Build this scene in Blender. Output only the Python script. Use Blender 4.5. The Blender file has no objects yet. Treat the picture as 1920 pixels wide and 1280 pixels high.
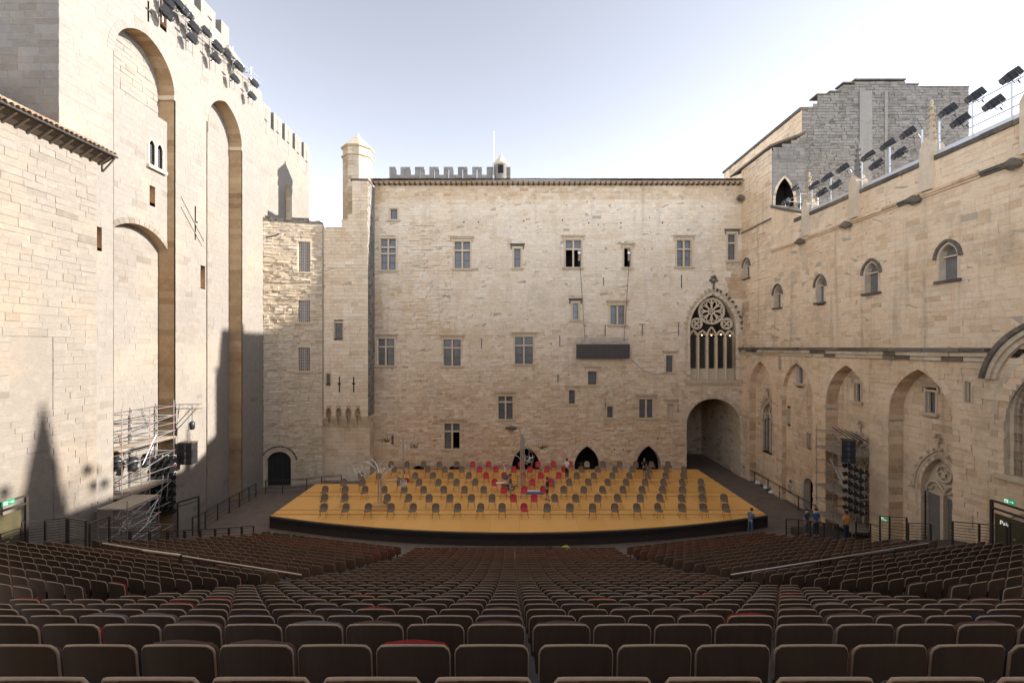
import bpy, bmesh, math, random
from mathutils import Vector, Matrix
R = math.radians
sc = bpy.context.scene
C = sc.collection
# ------------------------------------------------------------------ camera
EYE = Vector((0.0, 0.0, 12.7)); F = 853.0; CX, CY = 960.0, 650.0
cam_d = bpy.data.cameras.new('camera'); cam = bpy.data.objects.new('camera', cam_d); C.objects.link(cam)
cam.location = EYE; cam.rotation_euler = (R(90), 0, 0)
cam_d.sensor_width = 36; cam_d.lens = F / 1920 * 36
cam_d.shift_x = 0.0; cam_d.shift_y = 10 / 1920
cam_d.clip_start = 0.1; cam_d.clip_end = 3000
sc.camera = cam
# ------------------------------------------------------------------ sky and sun
SUN_EL, SUN_AZ = 22.6, 3.8            # degrees; azimuth ahead of the +X axis
w = bpy.data.worlds.new('World'); sc.world = w; w.use_nodes = True
nt = w.node_tree; bg = nt.nodes['Background']
sky = nt.nodes.new('ShaderNodeTexSky'); sky.sky_type = 'NISHITA'; sky.sun_disc = False
sky.sun_elevation = R(SUN_EL); sky.sun_rotation = R(90 - SUN_AZ)
sky.altitude = 2500; sky.air_density = 0.3; sky.dust_density = 0.0; sky.ozone_density = 1.0
hs = nt.nodes.new('ShaderNodeHueSaturation'); hs.inputs['Saturation'].default_value = 0.31
nt.links.new(sky.outputs[0], hs.inputs['Color']); nt.links.new(hs.outputs[0], bg.inputs[0]); bg.inputs[1].default_value = 0.15
sd = bpy.data.lights.new('sun', 'SUN'); sd.energy = 2.05; sd.angle = R(0.6); sd.color = (1.0, 0.945, 0.885)
sun = bpy.data.objects.new('sun', sd); C.objects.link(sun)
S = Vector((math.cos(R(SUN_EL)) * math.cos(R(SUN_AZ)), math.cos(R(SUN_EL)) * math.sin(R(SUN_AZ)), math.sin(R(SUN_EL))))
sun.rotation_euler = S.to_track_quat('Z', 'Y').to_euler(); sun.location = S * 200
sc.view_settings.view_transform = 'Standard'; sc.view_settings.look = 'None'
sc.view_settings.exposure = 2.6; sc.view_settings.gamma = 1.0; sc.view_settings.use_curve_mapping = False
sc.render.engine = 'CYCLES'
sc.cycles.use_denoising = True; sc.cycles.max_bounces = 9; sc.cycles.diffuse_bounces = 7
sc.cycles.glossy_bounces = 2; sc.cycles.transmission_bounces = 2; sc.cycles.caustics_reflective = False; sc.cycles.caustics_refractive = False

# ------------------------------------------------------------------ measuring helpers
def on_y(px, py, y):                  # the point seen at a photo pixel, on the plane y = const
    return Vector(((px - CX) * y / F, y, EYE.z + (CY - py) * y / F))
def on_x(px, py, x):
    y = x * F / (px - CX); return Vector((x, y, EYE.z + (CY - py) * y / F))
def on_z(px, py, z):
    y = (EYE.z - z) * F / (py - CY); return Vector(((px - CX) * y / F, y, z))

# ------------------------------------------------------------------ object helpers
def tag(o, label=None, cat=None, group=None, kind=None):
    if label: o['label'] = label
    if cat: o['category'] = cat
    if group: o['group'] = group
    if kind: o['kind'] = kind
    return o
def empty(name, loc=(0, 0, 0), rz=0, label=None, cat=None, group=None, kind=None, parent=None):
    o = bpy.data.objects.new(name, None); C.objects.link(o)
    o.location = loc; o.rotation_euler = (0, 0, rz); o.empty_display_size = 0.2
    if parent: o.parent = parent
    return tag(o, label, cat, group, kind)
def copy_tree(o, parent=None):
    c = o.copy(); C.objects.link(c); c.parent = parent
    for ch in o.children: copy_tree(ch, c)
    return c
class MB:
    """collects faces; build() links them as one mesh object"""
    def __init__(s): s.v = []; s.f = []; s.t = []; s.m = []; s.sm = []
    def add(s, vs, fs, tone=0.5, mi=0, smooth=False):
        b = len(s.v); s.v += [tuple(v) for v in vs]
        for f in fs:
            s.f.append([b + i for i in f]); s.t.append(tone); s.m.append(mi); s.sm.append(smooth)
        return s
    def box(s, a, b, tone=0.5, mi=0, M=None):
        x0, y0, z0 = a; x1, y1, z1 = b
        vs = [Vector(p) for p in ((x0,y0,z0),(x1,y0,z0),(x1,y1,z0),(x0,y1,z0),(x0,y0,z1),(x1,y0,z1),(x1,y1,z1),(x0,y1,z1))]
        if M: vs = [M @ p for p in vs]
        return s.add(vs, ((0,3,2,1),(4,5,6,7),(0,1,5,4),(1,2,6,5),(2,3,7,6),(3,0,4,7)), tone, mi)
    def bar(s, p, q, w, h=None, tone=0.5, mi=0, up=(0, 0, 1)):
        p, q = Vector(p), Vector(q); d = q - p
        if d.length < 1e-6: return s
        h = h or w; d.normalize(); u = Vector(up)
        if abs(d.dot(u)) > .95: u = Vector((0, 1, 0))
        a = d.cross(u).normalized(); b = a.cross(d)
        vs = []
        for c in (p, q):
            for i, j in ((-1,-1),(1,-1),(1,1),(-1,1)): vs.append(c + a * (i * w / 2) + b * (j * h / 2))
        return s.add(vs, ((0,1,2,3),(7,6,5,4),(0,4,5,1),(1,5,6,2),(2,6,7,3),(3,7,4,0)), tone, mi)
    def tube(s, pts, r, n=6, tone=0.5, mi=0, cap=True):
        pts = [Vector(p) for p in pts]; rs = r if isinstance(r, (list, tuple)) else [r] * len(pts)
        rings = []; pa = None
        for i, p in enumerate(pts):
            d = (pts[min(i + 1, len(pts) - 1)] - pts[max(i - 1, 0)])
            d = d.normalized() if d.length > 1e-9 else Vector((0, 0, 1))
            if pa is None:
                u = Vector((0, 0, 1)) if abs(d.z) < .9 else Vector((0, 1, 0)); a = d.cross(u).normalized()
            else: a = (pa - d * pa.dot(d)).normalized()
            pa = a; b = d.cross(a)
            rings.append([p + (a * math.cos(2*math.pi*k/n) + b * math.sin(2*math.pi*k/n)) * rs[i] for k in range(n)])
        vs = [v for rg in rings for v in rg]; fs = []
        for i in range(len(rings) - 1):
            for k in range(n): fs.append((i*n+k, i*n+(k+1)%n, (i+1)*n+(k+1)%n, (i+1)*n+k))
        s.add(vs, fs, tone, mi, True)
        if cap:
            s.add(rings[0], [tuple(range(n))[::-1]], tone, mi); s.add(rings[-1], [tuple(range(n))], tone, mi)
        return s
    def lathe(s, prof, c=(0, 0, 0), n=12, tone=0.5, mi=0, smooth=True, a0=0):
        c = Vector(c); vs = []; fs = []
        for r, z in prof:
            for k in range(n):
                a = a0 + 2*math.pi*k/n; vs.append(c + Vector((r*math.cos(a), r*math.sin(a), z)))
        for i in range(len(prof) - 1):
            for k in range(n): fs.append((i*n+k, i*n+(k+1)%n, (i+1)*n+(k+1)%n, (i+1)*n+k))
        s.add(vs, fs, tone, mi, smooth)
        if prof[0][0] > .01: s.add(vs[:n], [tuple(range(n))[::-1]], tone, mi)
        if prof[-1][0] > .01: s.add(vs[-n:], [tuple(range(n))], tone, mi)
        return s
    def prism(s, pts, axis, d, tone=0.5, mi=0):
        """pts: closed 3-D outline; extruded by the vector d"""
        pts = [Vector(p) for p in pts]; d = Vector(d); n = len(pts)
        vs = pts + [p + d for p in pts]
        fs = [tuple(range(n))[::-1], tuple(range(n, 2*n))] + [(i, (i+1)%n, n+(i+1)%n, n+i) for i in range(n)]
        return s.add(vs, fs, tone, mi)
    def mesh(s, name, mats):
        me = bpy.data.meshes.new(name); me.from_pydata(s.v, [], s.f)
        for m in (mats if isinstance(mats, (list, tuple)) else [mats]): me.materials.append(m)
        if s.f:
            me.polygons.foreach_set('material_index', s.m); me.polygons.foreach_set('use_smooth', s.sm)
            a = me.attributes.new('tone', 'FLOAT', 'FACE'); a.data.foreach_set('value', s.t)
        me.update(); return me
    def build(s, name, mats, parent=None, loc=None):
        o = bpy.data.objects.new(name, s.mesh(name, mats)); C.objects.link(o)
        if parent: o.parent = parent
        if loc is not None: o.location = loc
        return o

# ------------------------------------------------------------------ materials
def new_mat(name):
    m = bpy.data.materials.new(name); m.use_nodes = True
    return m, m.node_tree, m.node_tree.nodes['Principled BSDF']
def plain(name, col, rough=.6, metal=0, spec=.5, var=0.0, scale=8, bump=0.0):
    m, t, b = new_mat(name)
    b.inputs['Base Color'].default_value = (*col, 1); b.inputs['Roughness'].default_value = rough
    b.inputs['Metallic'].default_value = metal; b.inputs['Specular IOR Level'].default_value = spec
    if var or bump:
        g = t.nodes.new('ShaderNodeNewGeometry'); n = t.nodes.new('ShaderNodeTexNoise')
        n.inputs['Scale'].default_value = scale; n.inputs['Detail'].default_value = 5
        t.links.new(g.outputs['Position'], n.inputs['Vector'])
        if var:
            mx = t.nodes.new('ShaderNodeMix'); mx.data_type = 'RGBA'
            mx.inputs['A'].default_value = (*[c * (1 - var) for c in col], 1); mx.inputs['B'].default_value = (*[min(1, c * (1 + var)) for c in col], 1)
            t.links.new(n.outputs['Fac'], mx.inputs['Factor']); t.links.new(mx.outputs['Result'], b.inputs['Base Color'])
        if bump:
            bp = t.nodes.new('ShaderNodeBump'); bp.inputs['Strength'].default_value = bump; bp.inputs['Distance'].default_value = .02
            t.links.new(n.outputs['Fac'], bp.inputs['Height']); t.links.new(bp.outputs['Normal'], b.inputs['Normal'])
    return m
def stone_mat(name, lo, mid, hi, stain=(.20, .165, .13), stain_amt=.35, stain_scale=.35, rough_bump=.5, streak=.0, warm=(.42,.30,.17), warm_amt=.3, erode=0.0):
    """limestone: each block its own tone, broad weather patches, vertical streaks, pitted relief"""
    m, t, b = new_mat(name); N = t.nodes; L = t.links
    at = N.new('ShaderNodeAttribute'); at.attribute_name = 'tone'
    rp = N.new('ShaderNodeValToRGB'); e = rp.color_ramp.elements
    e[0].color = (*lo, 1); e[0].position = .05; e[1].color = (*hi, 1); e[1].position = .95
    x = e.new(.5); x.color = (*mid, 1)
    L.new(at.outputs['Fac'], rp.inputs[0])
    g = N.new('ShaderNodeNewGeometry')
    def noise(scale, detail=4, rough=.6, vscale=None):
        n = N.new('ShaderNodeTexNoise'); n.inputs['Scale'].default_value = scale; n.inputs['Detail'].default_value = detail; n.inputs['Roughness'].default_value = rough
        if vscale:
            mp = N.new('ShaderNodeMapping'); mp.inputs['Scale'].default_value = vscale
            L.new(g.outputs['Position'], mp.inputs['Vector']); L.new(mp.outputs[0], n.inputs['Vector'])
        else: L.new(g.outputs['Position'], n.inputs['Vector'])
        return n
    def ramp(n, a, c):
        r = N.new('ShaderNodeMapRange'); r.inputs['From Min'].default_value = a; r.inputs['From Max'].default_value = c
        L.new(n.outputs['Fac'], r.inputs['Value']); return r
    def mix(colA, fac, amt, colB, mode='MIX'):
        mu = N.new('ShaderNodeMath'); mu.operation = 'MULTIPLY'; mu.inputs[1].default_value = amt; L.new(fac.outputs[0], mu.inputs[0])
        mx = N.new('ShaderNodeMix'); mx.data_type = 'RGBA'; mx.blend_type = mode
        L.new(mu.outputs[0], mx.inputs['Factor']); L.new(colA, mx.inputs['A']); mx.inputs['B'].default_value = (*colB, 1)
        return mx.outputs['Result']
    c = rp.outputs[0]
    c = mix(c, ramp(noise(.22, 5, .65), .48, .68), warm_amt, warm)
    c = mix(c, ramp(noise(stain_scale, 6, .7), .52, .72), stain_amt, stain)
    if streak: c = mix(c, ramp(noise(1.0, 4, .6, (1.6, 1.6, .10)), .54, .72), streak, (.13, .105, .085))
    fine = noise(7, 6, .75)
    c = mix(c, ramp(fine, .50, .75), .30, tuple(v * .45 for v in mid))
    c = mix(c, ramp(noise(2.6, 5, .7), .50, .72), .30, tuple(min(.8, v * 1.3) for v in hi))
    if erode:
        c = mix(c, ramp(noise(1.5, 5, .75, (1, 1, 5.5)), .56, .70), erode, tuple(v * .42 for v in mid))
        c = mix(c, ramp(noise(1.1, 5, .75, (1.3, 1.3, 4.2)), .58, .72), erode * .8, tuple(min(.86, v * 1.45) for v in mid))
    L.new(c, b.inputs['Base Color']); b.inputs['Roughness'].default_value = .92; b.inputs['Specular IOR Level'].default_value = .15
    bp = N.new('ShaderNodeBump'); bp.inputs['Strength'].default_value = rough_bump; bp.inputs['Distance'].default_value = .06
    n2 = noise(4.5, 8, .72, (1, 1, 3.0)); L.new(n2.outputs['Fac'], bp.inputs['Height']); L.new(bp.outputs[0], b.inputs['Normal'])
    return m
M_ = {}
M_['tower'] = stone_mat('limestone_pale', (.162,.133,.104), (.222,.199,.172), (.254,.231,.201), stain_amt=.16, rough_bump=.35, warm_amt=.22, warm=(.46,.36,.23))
M_['annex'] = stone_mat('limestone_annex', (.138,.114,.087), (.218,.19,.157), (.262,.234,.199), stain_amt=.22, rough_bump=.55, warm_amt=.3)
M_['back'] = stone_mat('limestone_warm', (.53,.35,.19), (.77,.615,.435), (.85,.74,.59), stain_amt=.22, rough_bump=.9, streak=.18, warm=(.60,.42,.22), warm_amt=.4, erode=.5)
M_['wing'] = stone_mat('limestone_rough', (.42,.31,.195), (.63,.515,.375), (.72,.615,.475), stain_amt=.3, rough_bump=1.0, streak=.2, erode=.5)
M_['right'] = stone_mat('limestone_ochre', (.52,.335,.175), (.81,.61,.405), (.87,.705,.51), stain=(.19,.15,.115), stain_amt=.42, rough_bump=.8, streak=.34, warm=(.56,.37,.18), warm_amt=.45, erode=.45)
M_['grey'] = stone_mat('limestone_grey', (.13,.12,.105), (.235,.22,.195), (.33,.31,.275), stain=(.085,.08,.075), stain_amt=.6, rough_bump=.9, streak=.35, warm=(.25,.21,.15), warm_amt=.25)
M_['trim'] = stone_mat('dressed_stone', (.47,.36,.235), (.63,.51,.36), (.70,.60,.45), stain_amt=.25, rough_bump=.3, streak=.15)
M_['moss'] = stone_mat('weathered_coping', (.085,.075,.06), (.15,.13,.105), (.25,.22,.17), stain=(.05,.045,.04), stain_amt=.6, rough_bump=1.0)
M_['brownj'] = stone_mat('ochre_jamb_stone', (.25,.16,.085), (.40,.275,.155), (.48,.36,.22), stain=(.18,.11,.06), stain_amt=.5, rough_bump=.5, warm=(.40,.23,.10), warm_amt=.4)
M_['mortar'] = plain('lime_mortar', (.44,.36,.26), .95, var=.25, scale=3, bump=.3)
M_['mortarg'] = plain('grey_mortar', (.12,.11,.10), .95, var=.25, scale=3)
M_['tile'] = stone_mat('clay_tile', (.22,.14,.09), (.37,.255,.175), (.50,.39,.29), stain=(.12,.09,.06), stain_amt=.5, rough_bump=.3, warm_amt=.2)
M_['timber'] = plain('dark_timber', (.10,.07,.045), .8, var=.3, scale=6)
M_['glass'] = plain('window_glass', (.155,.152,.148), .22, spec=.6, var=.45, scale=2.2)
M_['void'] = plain('dark_interior', (.012,.010,.009), .9)
M_['mortarp'] = plain('pale_mortar', (.25,.22,.18), .95, var=.2, scale=3)
M_['shade'] = plain('interior_plaster', (.22,.18,.13), .9, var=.3, scale=2)
M_['dim'] = plain('undercroft_stone', (.07,.058,.045), .9, var=.4, scale=2)
M_['lead'] = plain('lead_bar', (.05,.05,.05), .6)
M_['wframe'] = plain('painted_window_bar', (.36,.32,.27), .7)
M_['iron'] = plain('black_iron', (.030,.027,.025), .5, var=.3, scale=20)
M_['rail'] = plain('bronze_painted_steel', (.055,.045,.038), .45, metal=.3, var=.25, scale=12)
M_['steel'] = plain('galvanised_steel', (.55,.55,.55), .38, metal=.85, var=.2, scale=10)
M_['alu'] = plain('brushed_aluminium', (.60,.60,.60), .35, metal=.8, var=.1, scale=15)
M_['white'] = plain('white_paint', (.72,.72,.73), .5, var=.06, scale=5)
M_['black'] = plain('black_plastic', (.018,.018,.019), .45, var=.3, scale=9)
M_['lens'] = plain('lamp_lens', (.10,.10,.105), .08, spec=.8)
M_['red'] = plain('red_coupler', (.45,.06,.04), .5)
M_['plank'] = plain('scaffold_board', (.33,.27,.20), .8, var=.35, scale=4)
# ------------------------------------------------------------------ openings and masonry
class Frame:
    """a wall plane: u along the wall, v up, n out of the wall"""
    def __init__(s, O, U, N): s.O = Vector(O); s.U = Vector(U).normalized(); s.N = Vector(N).normalized()
    def p(s, u, v, n=0.0): return s.O + s.U * u + Vector((0, 0, 1)) * v + s.N * n
class Rect:
    curved = False
    def __init__(s, u0, u1, v0, v1): s.u0, s.u1, s.v0, s.v1 = min(u0,u1), max(u0,u1), min(v0,v1), max(v0,v1)
    def span(s, a, b): return (s.u0, s.u1) if b > s.v0 + 1e-6 and a < s.v1 - 1e-6 else None
    def outline(s, k=0): return [(s.u0,s.v0),(s.u1,s.v0),(s.u1,s.v1),(s.u0,s.v1)]
class Arch:
    curved = True
    def __init__(s, u0, u1, v0, vs, va):
        s.u0, s.u1, s.v0, s.vs, s.v1 = min(u0,u1), max(u0,u1), v0, vs, va
        s.w = s.u1 - s.u0; s.h = va - vs; s.m = (s.u0 + s.u1) / 2
        s.Rr = (s.w**2/4 + s.h**2) / s.w
    def half(s, v):
        if v <= s.vs: return s.w / 2
        d = v - s.vs
        if s.h < s.w / 2 - 1e-6:      # low segmental arch
            Rs = (s.w**2/4 + s.h**2) / (2*s.h); return math.sqrt(max(0, Rs**2 - (d + Rs - s.h)**2))
        return max(0, s.w/2 - s.Rr + math.sqrt(max(0, s.Rr**2 - d*d)))
    def span(s, a, b):
        if b <= s.v0 + 1e-6 or a >= s.v1 - 1e-6: return None
        h = s.half(max(a, s.v0)); return (s.m - h, s.m + h)
    def curve(s, k=10, off=0.0):
        """points up the left side, over the apex and down the right, offset outward"""
        hh = s.h + off; w2 = s.w/2 + off; out = []
        A = Arch(s.m - w2, s.m + w2, s.v0, s.vs, s.vs + hh)
        for i in range(k + 1):
            v = A.vs + hh * math.sin(i/k*math.pi/2); out.append((s.m - A.half(v) if i < k else s.m, v))
        return out + [(2*s.m - u, v) for u, v in out[-2::-1]]
    def outline(s, k=8): return [(s.u0, s.v0)] + s.curve(k) + [(s.u1, s.v0)]
class Above:
    """everything above a broken top line [(u,v)...] is cut away"""
    curved = False
    def __init__(s, pts): s.pts = sorted(pts)
    def top(s, u):
        p = s.pts
        if u <= p[0][0]: return p[0][1]
        for (a, va), (b, vb) in zip(p, p[1:]):
            if a <= u <= b: return va + (vb - va) * (u - a) / max(1e-6, b - a)
        return p[-1][1]
def free_spans(u0, u1, a, b, ops):
    fr = [(u0, u1)]
    for o in ops:
        if isinstance(o, Above):
            us = [u0 + (u1-u0)*i/200 for i in range(201)]; nf = []
            for (p, q) in fr:
                st = None
                for u in us:
                    ok = p <= u <= q and o.top(u) >= b - .02
                    if ok and st is None: st = u
                    if not ok and st is not None: nf.append((st, pu)); st = None
                    if ok: pu = u
                if st is not None: nf.append((st, pu))
            fr = nf; continue
        sp = o.span(a, b)
        if not sp: continue
        nf = []
        for p, q in fr:
            if sp[1] <= p or sp[0] >= q: nf.append((p, q)); continue
            if sp[0] - p > .03: nf.append((p, sp[0]))
            if q - sp[1] > .03: nf.append((sp[1], q))
        fr = nf
    return fr
def seen_size(P, du, dv):
    d = P - EYE
    if d.y < 1: return 0
    x = d.x / d.y * F; z = d.z / d.y * F
    if abs(x) > 955 or z > 645 or z < -625: return 0
    return du * dv / d.length_squared
def masonry(parent, fr, u0, u1, v0, v1, mat, ops=(), ch=(.30,.40), sl=(.55,1.15), seed=1, proud=(.015,.045), jit=.012, parts=300, joint=.018,
            mortar=None, wall_name='wall', tone=None, n0=0.0, flipv=1, rough=None, tsig=.11):
    rg = random.Random(seed); mortar = mortar or M_['mortar']
    bk = MB(); stones = []; v = v0
    while v < v1 - .02:
        h = rg.uniform(*ch); b = min(v1, v + h)
        if v1 - b < .14: b = v1
        cur = any(o.curved and b > o.vs and v < o.v1 for o in ops if o.curved)
        k = max(1, int((b - v) / .07)) if cur else 1
        for i in range(k):
            a2 = v + (b-v)*i/k; b2 = v + (b-v)*(i+1)/k
            for p, q in free_spans(u0, u1, a2, b2, ops):
                bk.add([fr.p(p,a2,n0), fr.p(q,a2,n0), fr.p(q,b2,n0), fr.p(p,b2,n0)], [(0,1,2,3)], .5)
        for p, q in free_spans(u0, u1, v, b, ops):
            u = p
            while u < q - .02:
                l = rg.uniform(*sl)
                if q - u - l < .3: l = q - u
                stones.append((u, u + l, v, b)); u += l
        v = b
    order = sorted(range(len(stones)), key=lambda i: -seen_size(fr.p((stones[i][0]+stones[i][1])/2, (stones[i][2]+stones[i][3])/2), stones[i][1]-stones[i][0], stones[i][3]-stones[i][2]))
    single = set(order[:parts])
    wall = bk.build(wall_name, mortar, parent); rest = MB()
    for i, (a, b, c, d) in enumerate(stones):
        j = joint / 2; um, vm = (a+b)/2, (c+d)/2
        J = lambda: rg.uniform(-jit, jit)
        n = rg.uniform(*proud); amp = 1.0
        if rough: amp = rough(um, vm); n += rg.uniform(0, .05) * amp * (1 if amp > 1 else 0)
        t = min(.98, max(.02, rg.gauss(.54, tsig)))
        if rg.random() < tsig*.35: t *= .55
        if tone: t = min(.98, max(.02, t + tone(um, vm)))
        ca, cb, cc, cd = a + j, b - j, c + j, d - j
        ft = [fr.p(ca+J(), cc+J(), n0+n+J()*amp), fr.p(cb+J(), cc+J(), n0+n+J()*amp), fr.p(cb+J(), cd+J(), n0+n+J()*amp), fr.p(ca+J(), cd+J(), n0+n+J()*amp)]
        bb = [fr.p(ca, cc, n0), fr.p(cb, cc, n0), fr.p(cb, cd, n0), fr.p(ca, cd, n0)]
        m = MB() if i in single else rest
        m.add(ft + bb, ((0,1,2,3),(4,5,1,0),(5,6,2,1),(6,7,3,2),(7,4,0,3)), t)
        if i in single: m.build('stone', mat, wall)
    if rest.f: tag(rest.build('stonework', mat, wall), kind='stuff')
    return wall
def reveal(parent, fr, op, depth, mat, name='reveal', n0=0.0, closed=False, k=10, tone=.5):
    """the sides of an opening, going back into the wall, in short blocks"""
    rg = random.Random(int(abs(op.u0*97 + op.v1*31)) + 7)
    o = op.outline(k); m = MB(); pts = []
    seq = list(zip(o, o[1:] + o[:1])) if closed else list(zip(o[1:], o[2:] + o[:1]))
    if not closed: seq = [(o[i], o[(i+1) % len(o)]) for i in range(1, len(o))] if isinstance(op, Rect) else [(o[i], o[i+1]) for i in range(len(o)-1)]
    for (ua, va), (ub, vb) in seq:
        L = math.hypot(ub-ua, vb-va); q = max(1, int(L/.42))
        for i in range(q):
            f0, f1 = i/q, (i+1)/q
            A = (ua+(ub-ua)*f0, va+(vb-va)*f0); B = (ua+(ub-ua)*f1, va+(vb-va)*f1)
            t = min(.95, max(.05, tone + rg.gauss(0, .16)))
            m.add([fr.p(*A, n0), fr.p(*B, n0), fr.p(*B, n0-depth), fr.p(*A, n0-depth)], [(0,1,2,3)], t)
    return m.build(name, mat, parent)
def arch_ring(parent, fr, op, width, mat, proud=.05, n0=0.0, k=9, depth=.0, jambs=True, name='arch_stone', tone=.5, joint=.02, each=True):
    """wedge-shaped blocks round an arch, each a piece of its own"""
    rg = random.Random(int(abs(op.m*131)) + k)
    a = op.curve(k); b = op.curve(k, width); first = None
    def blk(q, t):
        nonlocal first
        m = MB(); f = [fr.p(u, v, n0+proud) for u, v in q]; g = [fr.p(u, v, n0-.02-depth) for u, v in q]
        m.add(f + g, ((0,1,2,3),(4,5,1,0),(5,6,2,1),(6,7,3,2),(7,4,0,3)), t)
        o = m.build(name, mat, parent)
    for i in range(len(a) - 1):
        f = joint / max(.2, math.dist(a[i], a[i+1])) / 2
        L = lambda p, q, s: (p[0]+(q[0]-p[0])*s, p[1]+(q[1]-p[1])*s)
        blk([L(a[i],a[i+1],f), L(a[i],a[i+1],1-f), L(b[i],b[i+1],1-f), L(b[i],b[i+1],f)], min(.95, max(.05, tone+rg.gauss(0,.12))))
    if jambs:
        v = op.v0
        while v < op.vs - .05:
            h = min(rg.uniform(.3,.5), op.vs - v); h = op.vs - v if op.vs - v - h < .15 else h
            for s in (-1, 1):
                e = op.u0 if s < 0 else op.u1; wd = width * rg.uniform(.8, 1.25)
                u0, u1 = (e-wd, e) if s < 0 else (e, e+wd)
                blk([(u0,v+joint/2),(u1,v+joint/2),(u1,v+h-joint/2),(u0,v+h-joint/2)], min(.95, max(.05, tone+rg.gauss(0,.12))))
            v += h
def frame_box(m, fr, u0, u1, v0, v1, n0, n1, tone=.5, mi=0):
    vs = [fr.p(u,v,n) for n in (n1, n0) for u, v in ((u0,v0),(u1,v0),(u1,v1),(u0,v1))]
    return m.add(vs, ((0,1,2,3),(7,6,5,4),(4,5,1,0),(5,6,2,1),(6,7,3,2),(7,4,0,3)), tone, mi)
def hole_room(parent, fr, u0, u1, v0, v1, n_in, depth, mat, name='dark_room'):
    m = MB(); a, b = n_in, n_in - depth; e = .02
    P = [(u0-e,v0-e),(u1+e,v0-e),(u1+e,v1+e),(u0-e,v1+e)]
    m.add([fr.p(u,v,a) for u,v in P] + [fr.p(u,v,b) for u,v in P], ((4,5,6,7),(0,1,5,4),(1,2,6,5),(2,3,7,6),(3,0,4,7)))
    return m.build(name, mat, parent)
def window(parent, fr, u0, u1, v0, v1, cols=1, rows=(), hood=True, sill=True, surround=.17, depth=.32, open_panes=(), lattice=False, mat=None, arched=False, hood_drop=.30, blind=False, bars=True, side_hood=True, pmat=None):
    """a stone cross window: moulded surround, hood, sill, mullions, leaded panes"""
    mat = mat or M_['trim']; s = surround; w = u1 - u0; rg = random.Random(int(u0*77 + v0*13))
    m = MB()
    frame_box(m, fr, u0-s, u0, v0, v1, -depth, .07, .5+rg.uniform(-.1,.1)); frame_box(m, fr, u1, u1+s, v0, v1, -depth, .07, .5+rg.uniform(-.1,.1))
    frame_box(m, fr, u0-s, u1+s, v1, v1+s*1.1, -depth, .072, .55)
    # stepped inner rebate
    r = .06
    frame_box(m, fr, u0, u0+r, v0, v1, -depth, -.08, .45); frame_box(m, fr, u1-r, u1, v0, v1, -depth, -.08, .45); frame_box(m, fr, u0+r, u1-r, v1-r, v1, -depth, -.08, .45)
    wo = m.build('window', mat, parent)
    if hood:
        h = MB(); e = s + .14; t = v1 + hood_drop
        frame_box(h, fr, u0-e-.08, u1+e+.08, t+.06, t+.15, 0, .24, .12); frame_box(h, fr, u0-e, u1+e, t-.05, t+.058, 0, .17, .35)
        if side_hood:
            frame_box(h, fr, u0-e, u0-e+.09, v1-.05, t-.052, 0, .13, .4); frame_box(h, fr, u1+e-.09, u1+e, v1-.05, t-.052, 0, .13, .4)
        h.build('hood_mould', M_['moss'] if rg.random() < .35 else mat, wo)
    if sill:
        h = MB(); frame_box(h, fr, u0-s-.12, u1+s+.12, v0-.14, v0-.002, -depth, .2, .4); frame_box(h, fr, u0-s-.05, u1+s+.05, v0-.24, v0-.142, 0, .12, .35); h.build('sill', mat, wo)
    mw = .15; cw = (w - 2*r) / cols; rr = [v0] + list(rows) + [v1 - r]
    for c in range(1, cols):
        h = MB(); x = u0 + r + cw*c; frame_box(h, fr, x-mw/2, x+mw/2, v0, v1-r, -depth+.02, -.03, .55); h.build('mullion', mat, wo)
    for q in rows:
        h = MB(); frame_box(h, fr, u0+r, u1-r, q-mw/2, q+mw/2, -depth+.02, -.033, .55); h.build('transom', mat, wo)
    for c in range(cols):
        for k in range(len(rr) - 1):
            a = u0 + r + cw*c + (mw/2 if c else 0); b = u0 + r + cw*(c+1) - (mw/2 if c < cols-1 else 0)
            lo = rr[k] + (mw/2 if k else 0); hi = rr[k+1] - (mw/2 if k < len(rr)-2 else 0)
            if (c, k) in open_panes: continue
            g = MB(); tl = rg.uniform(-.012, .012)
            n = -depth + .06
            g.add([fr.p(a,lo,n+tl), fr.p(b,lo,n-tl), fr.p(b,hi,n-tl*.5), fr.p(a,hi,n+tl)], [(0,1,2,3)])
            po = g.build('stone_infill' if blind else 'pane', mat if blind else (pmat or M_['glass']), wo)
            if not blind and bars:
                e = .025
                for q in (frame_box(MB(), fr, a, a+e, lo, hi, n-.02, n+.035), frame_box(MB(), fr, b-e, b, lo, hi, n-.02, n+.035)): g2 = q
                g = MB(); frame_box(g, fr, a, a+e, lo, hi, n-.02, n+.035); frame_box(g, fr, b-e, b, lo, hi, n-.02, n+.035)
                frame_box(g, fr, a+e, b-e, hi-e, hi, n-.02, n+.035); frame_box(g, fr, a+e, b-e, lo, lo+e, n-.02, n+.035)
                if hi - lo > 1.1: frame_box(g, fr, a+e, b-e, (lo+hi)/2-.015, (lo+hi)/2+.015, n, n+.035)
                g.build('casement', M_['lead'], wo)
    if open_panes or blind is None: hole_room(wo, fr, u0, u1, v0, v1, -depth, 1.6, M_['void'])
    return wo
def slit(parent, fr, u, v0, v1, w=.16, cross=True, name='arrow_slit_dark'):
    """a narrow arrow slit with an iron cross bar"""
    m = MB(); frame_box(m, fr, u-w/2, u+w/2, v0, v1, .0, .055, .5)
    if cross: frame_box(m, fr, u-w*1.6, u+w*1.6, v0+(v1-v0)*.55-.06, v0+(v1-v0)*.55+.06, 0, .058)
    return m.build(name, M_['void'], parent)
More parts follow.
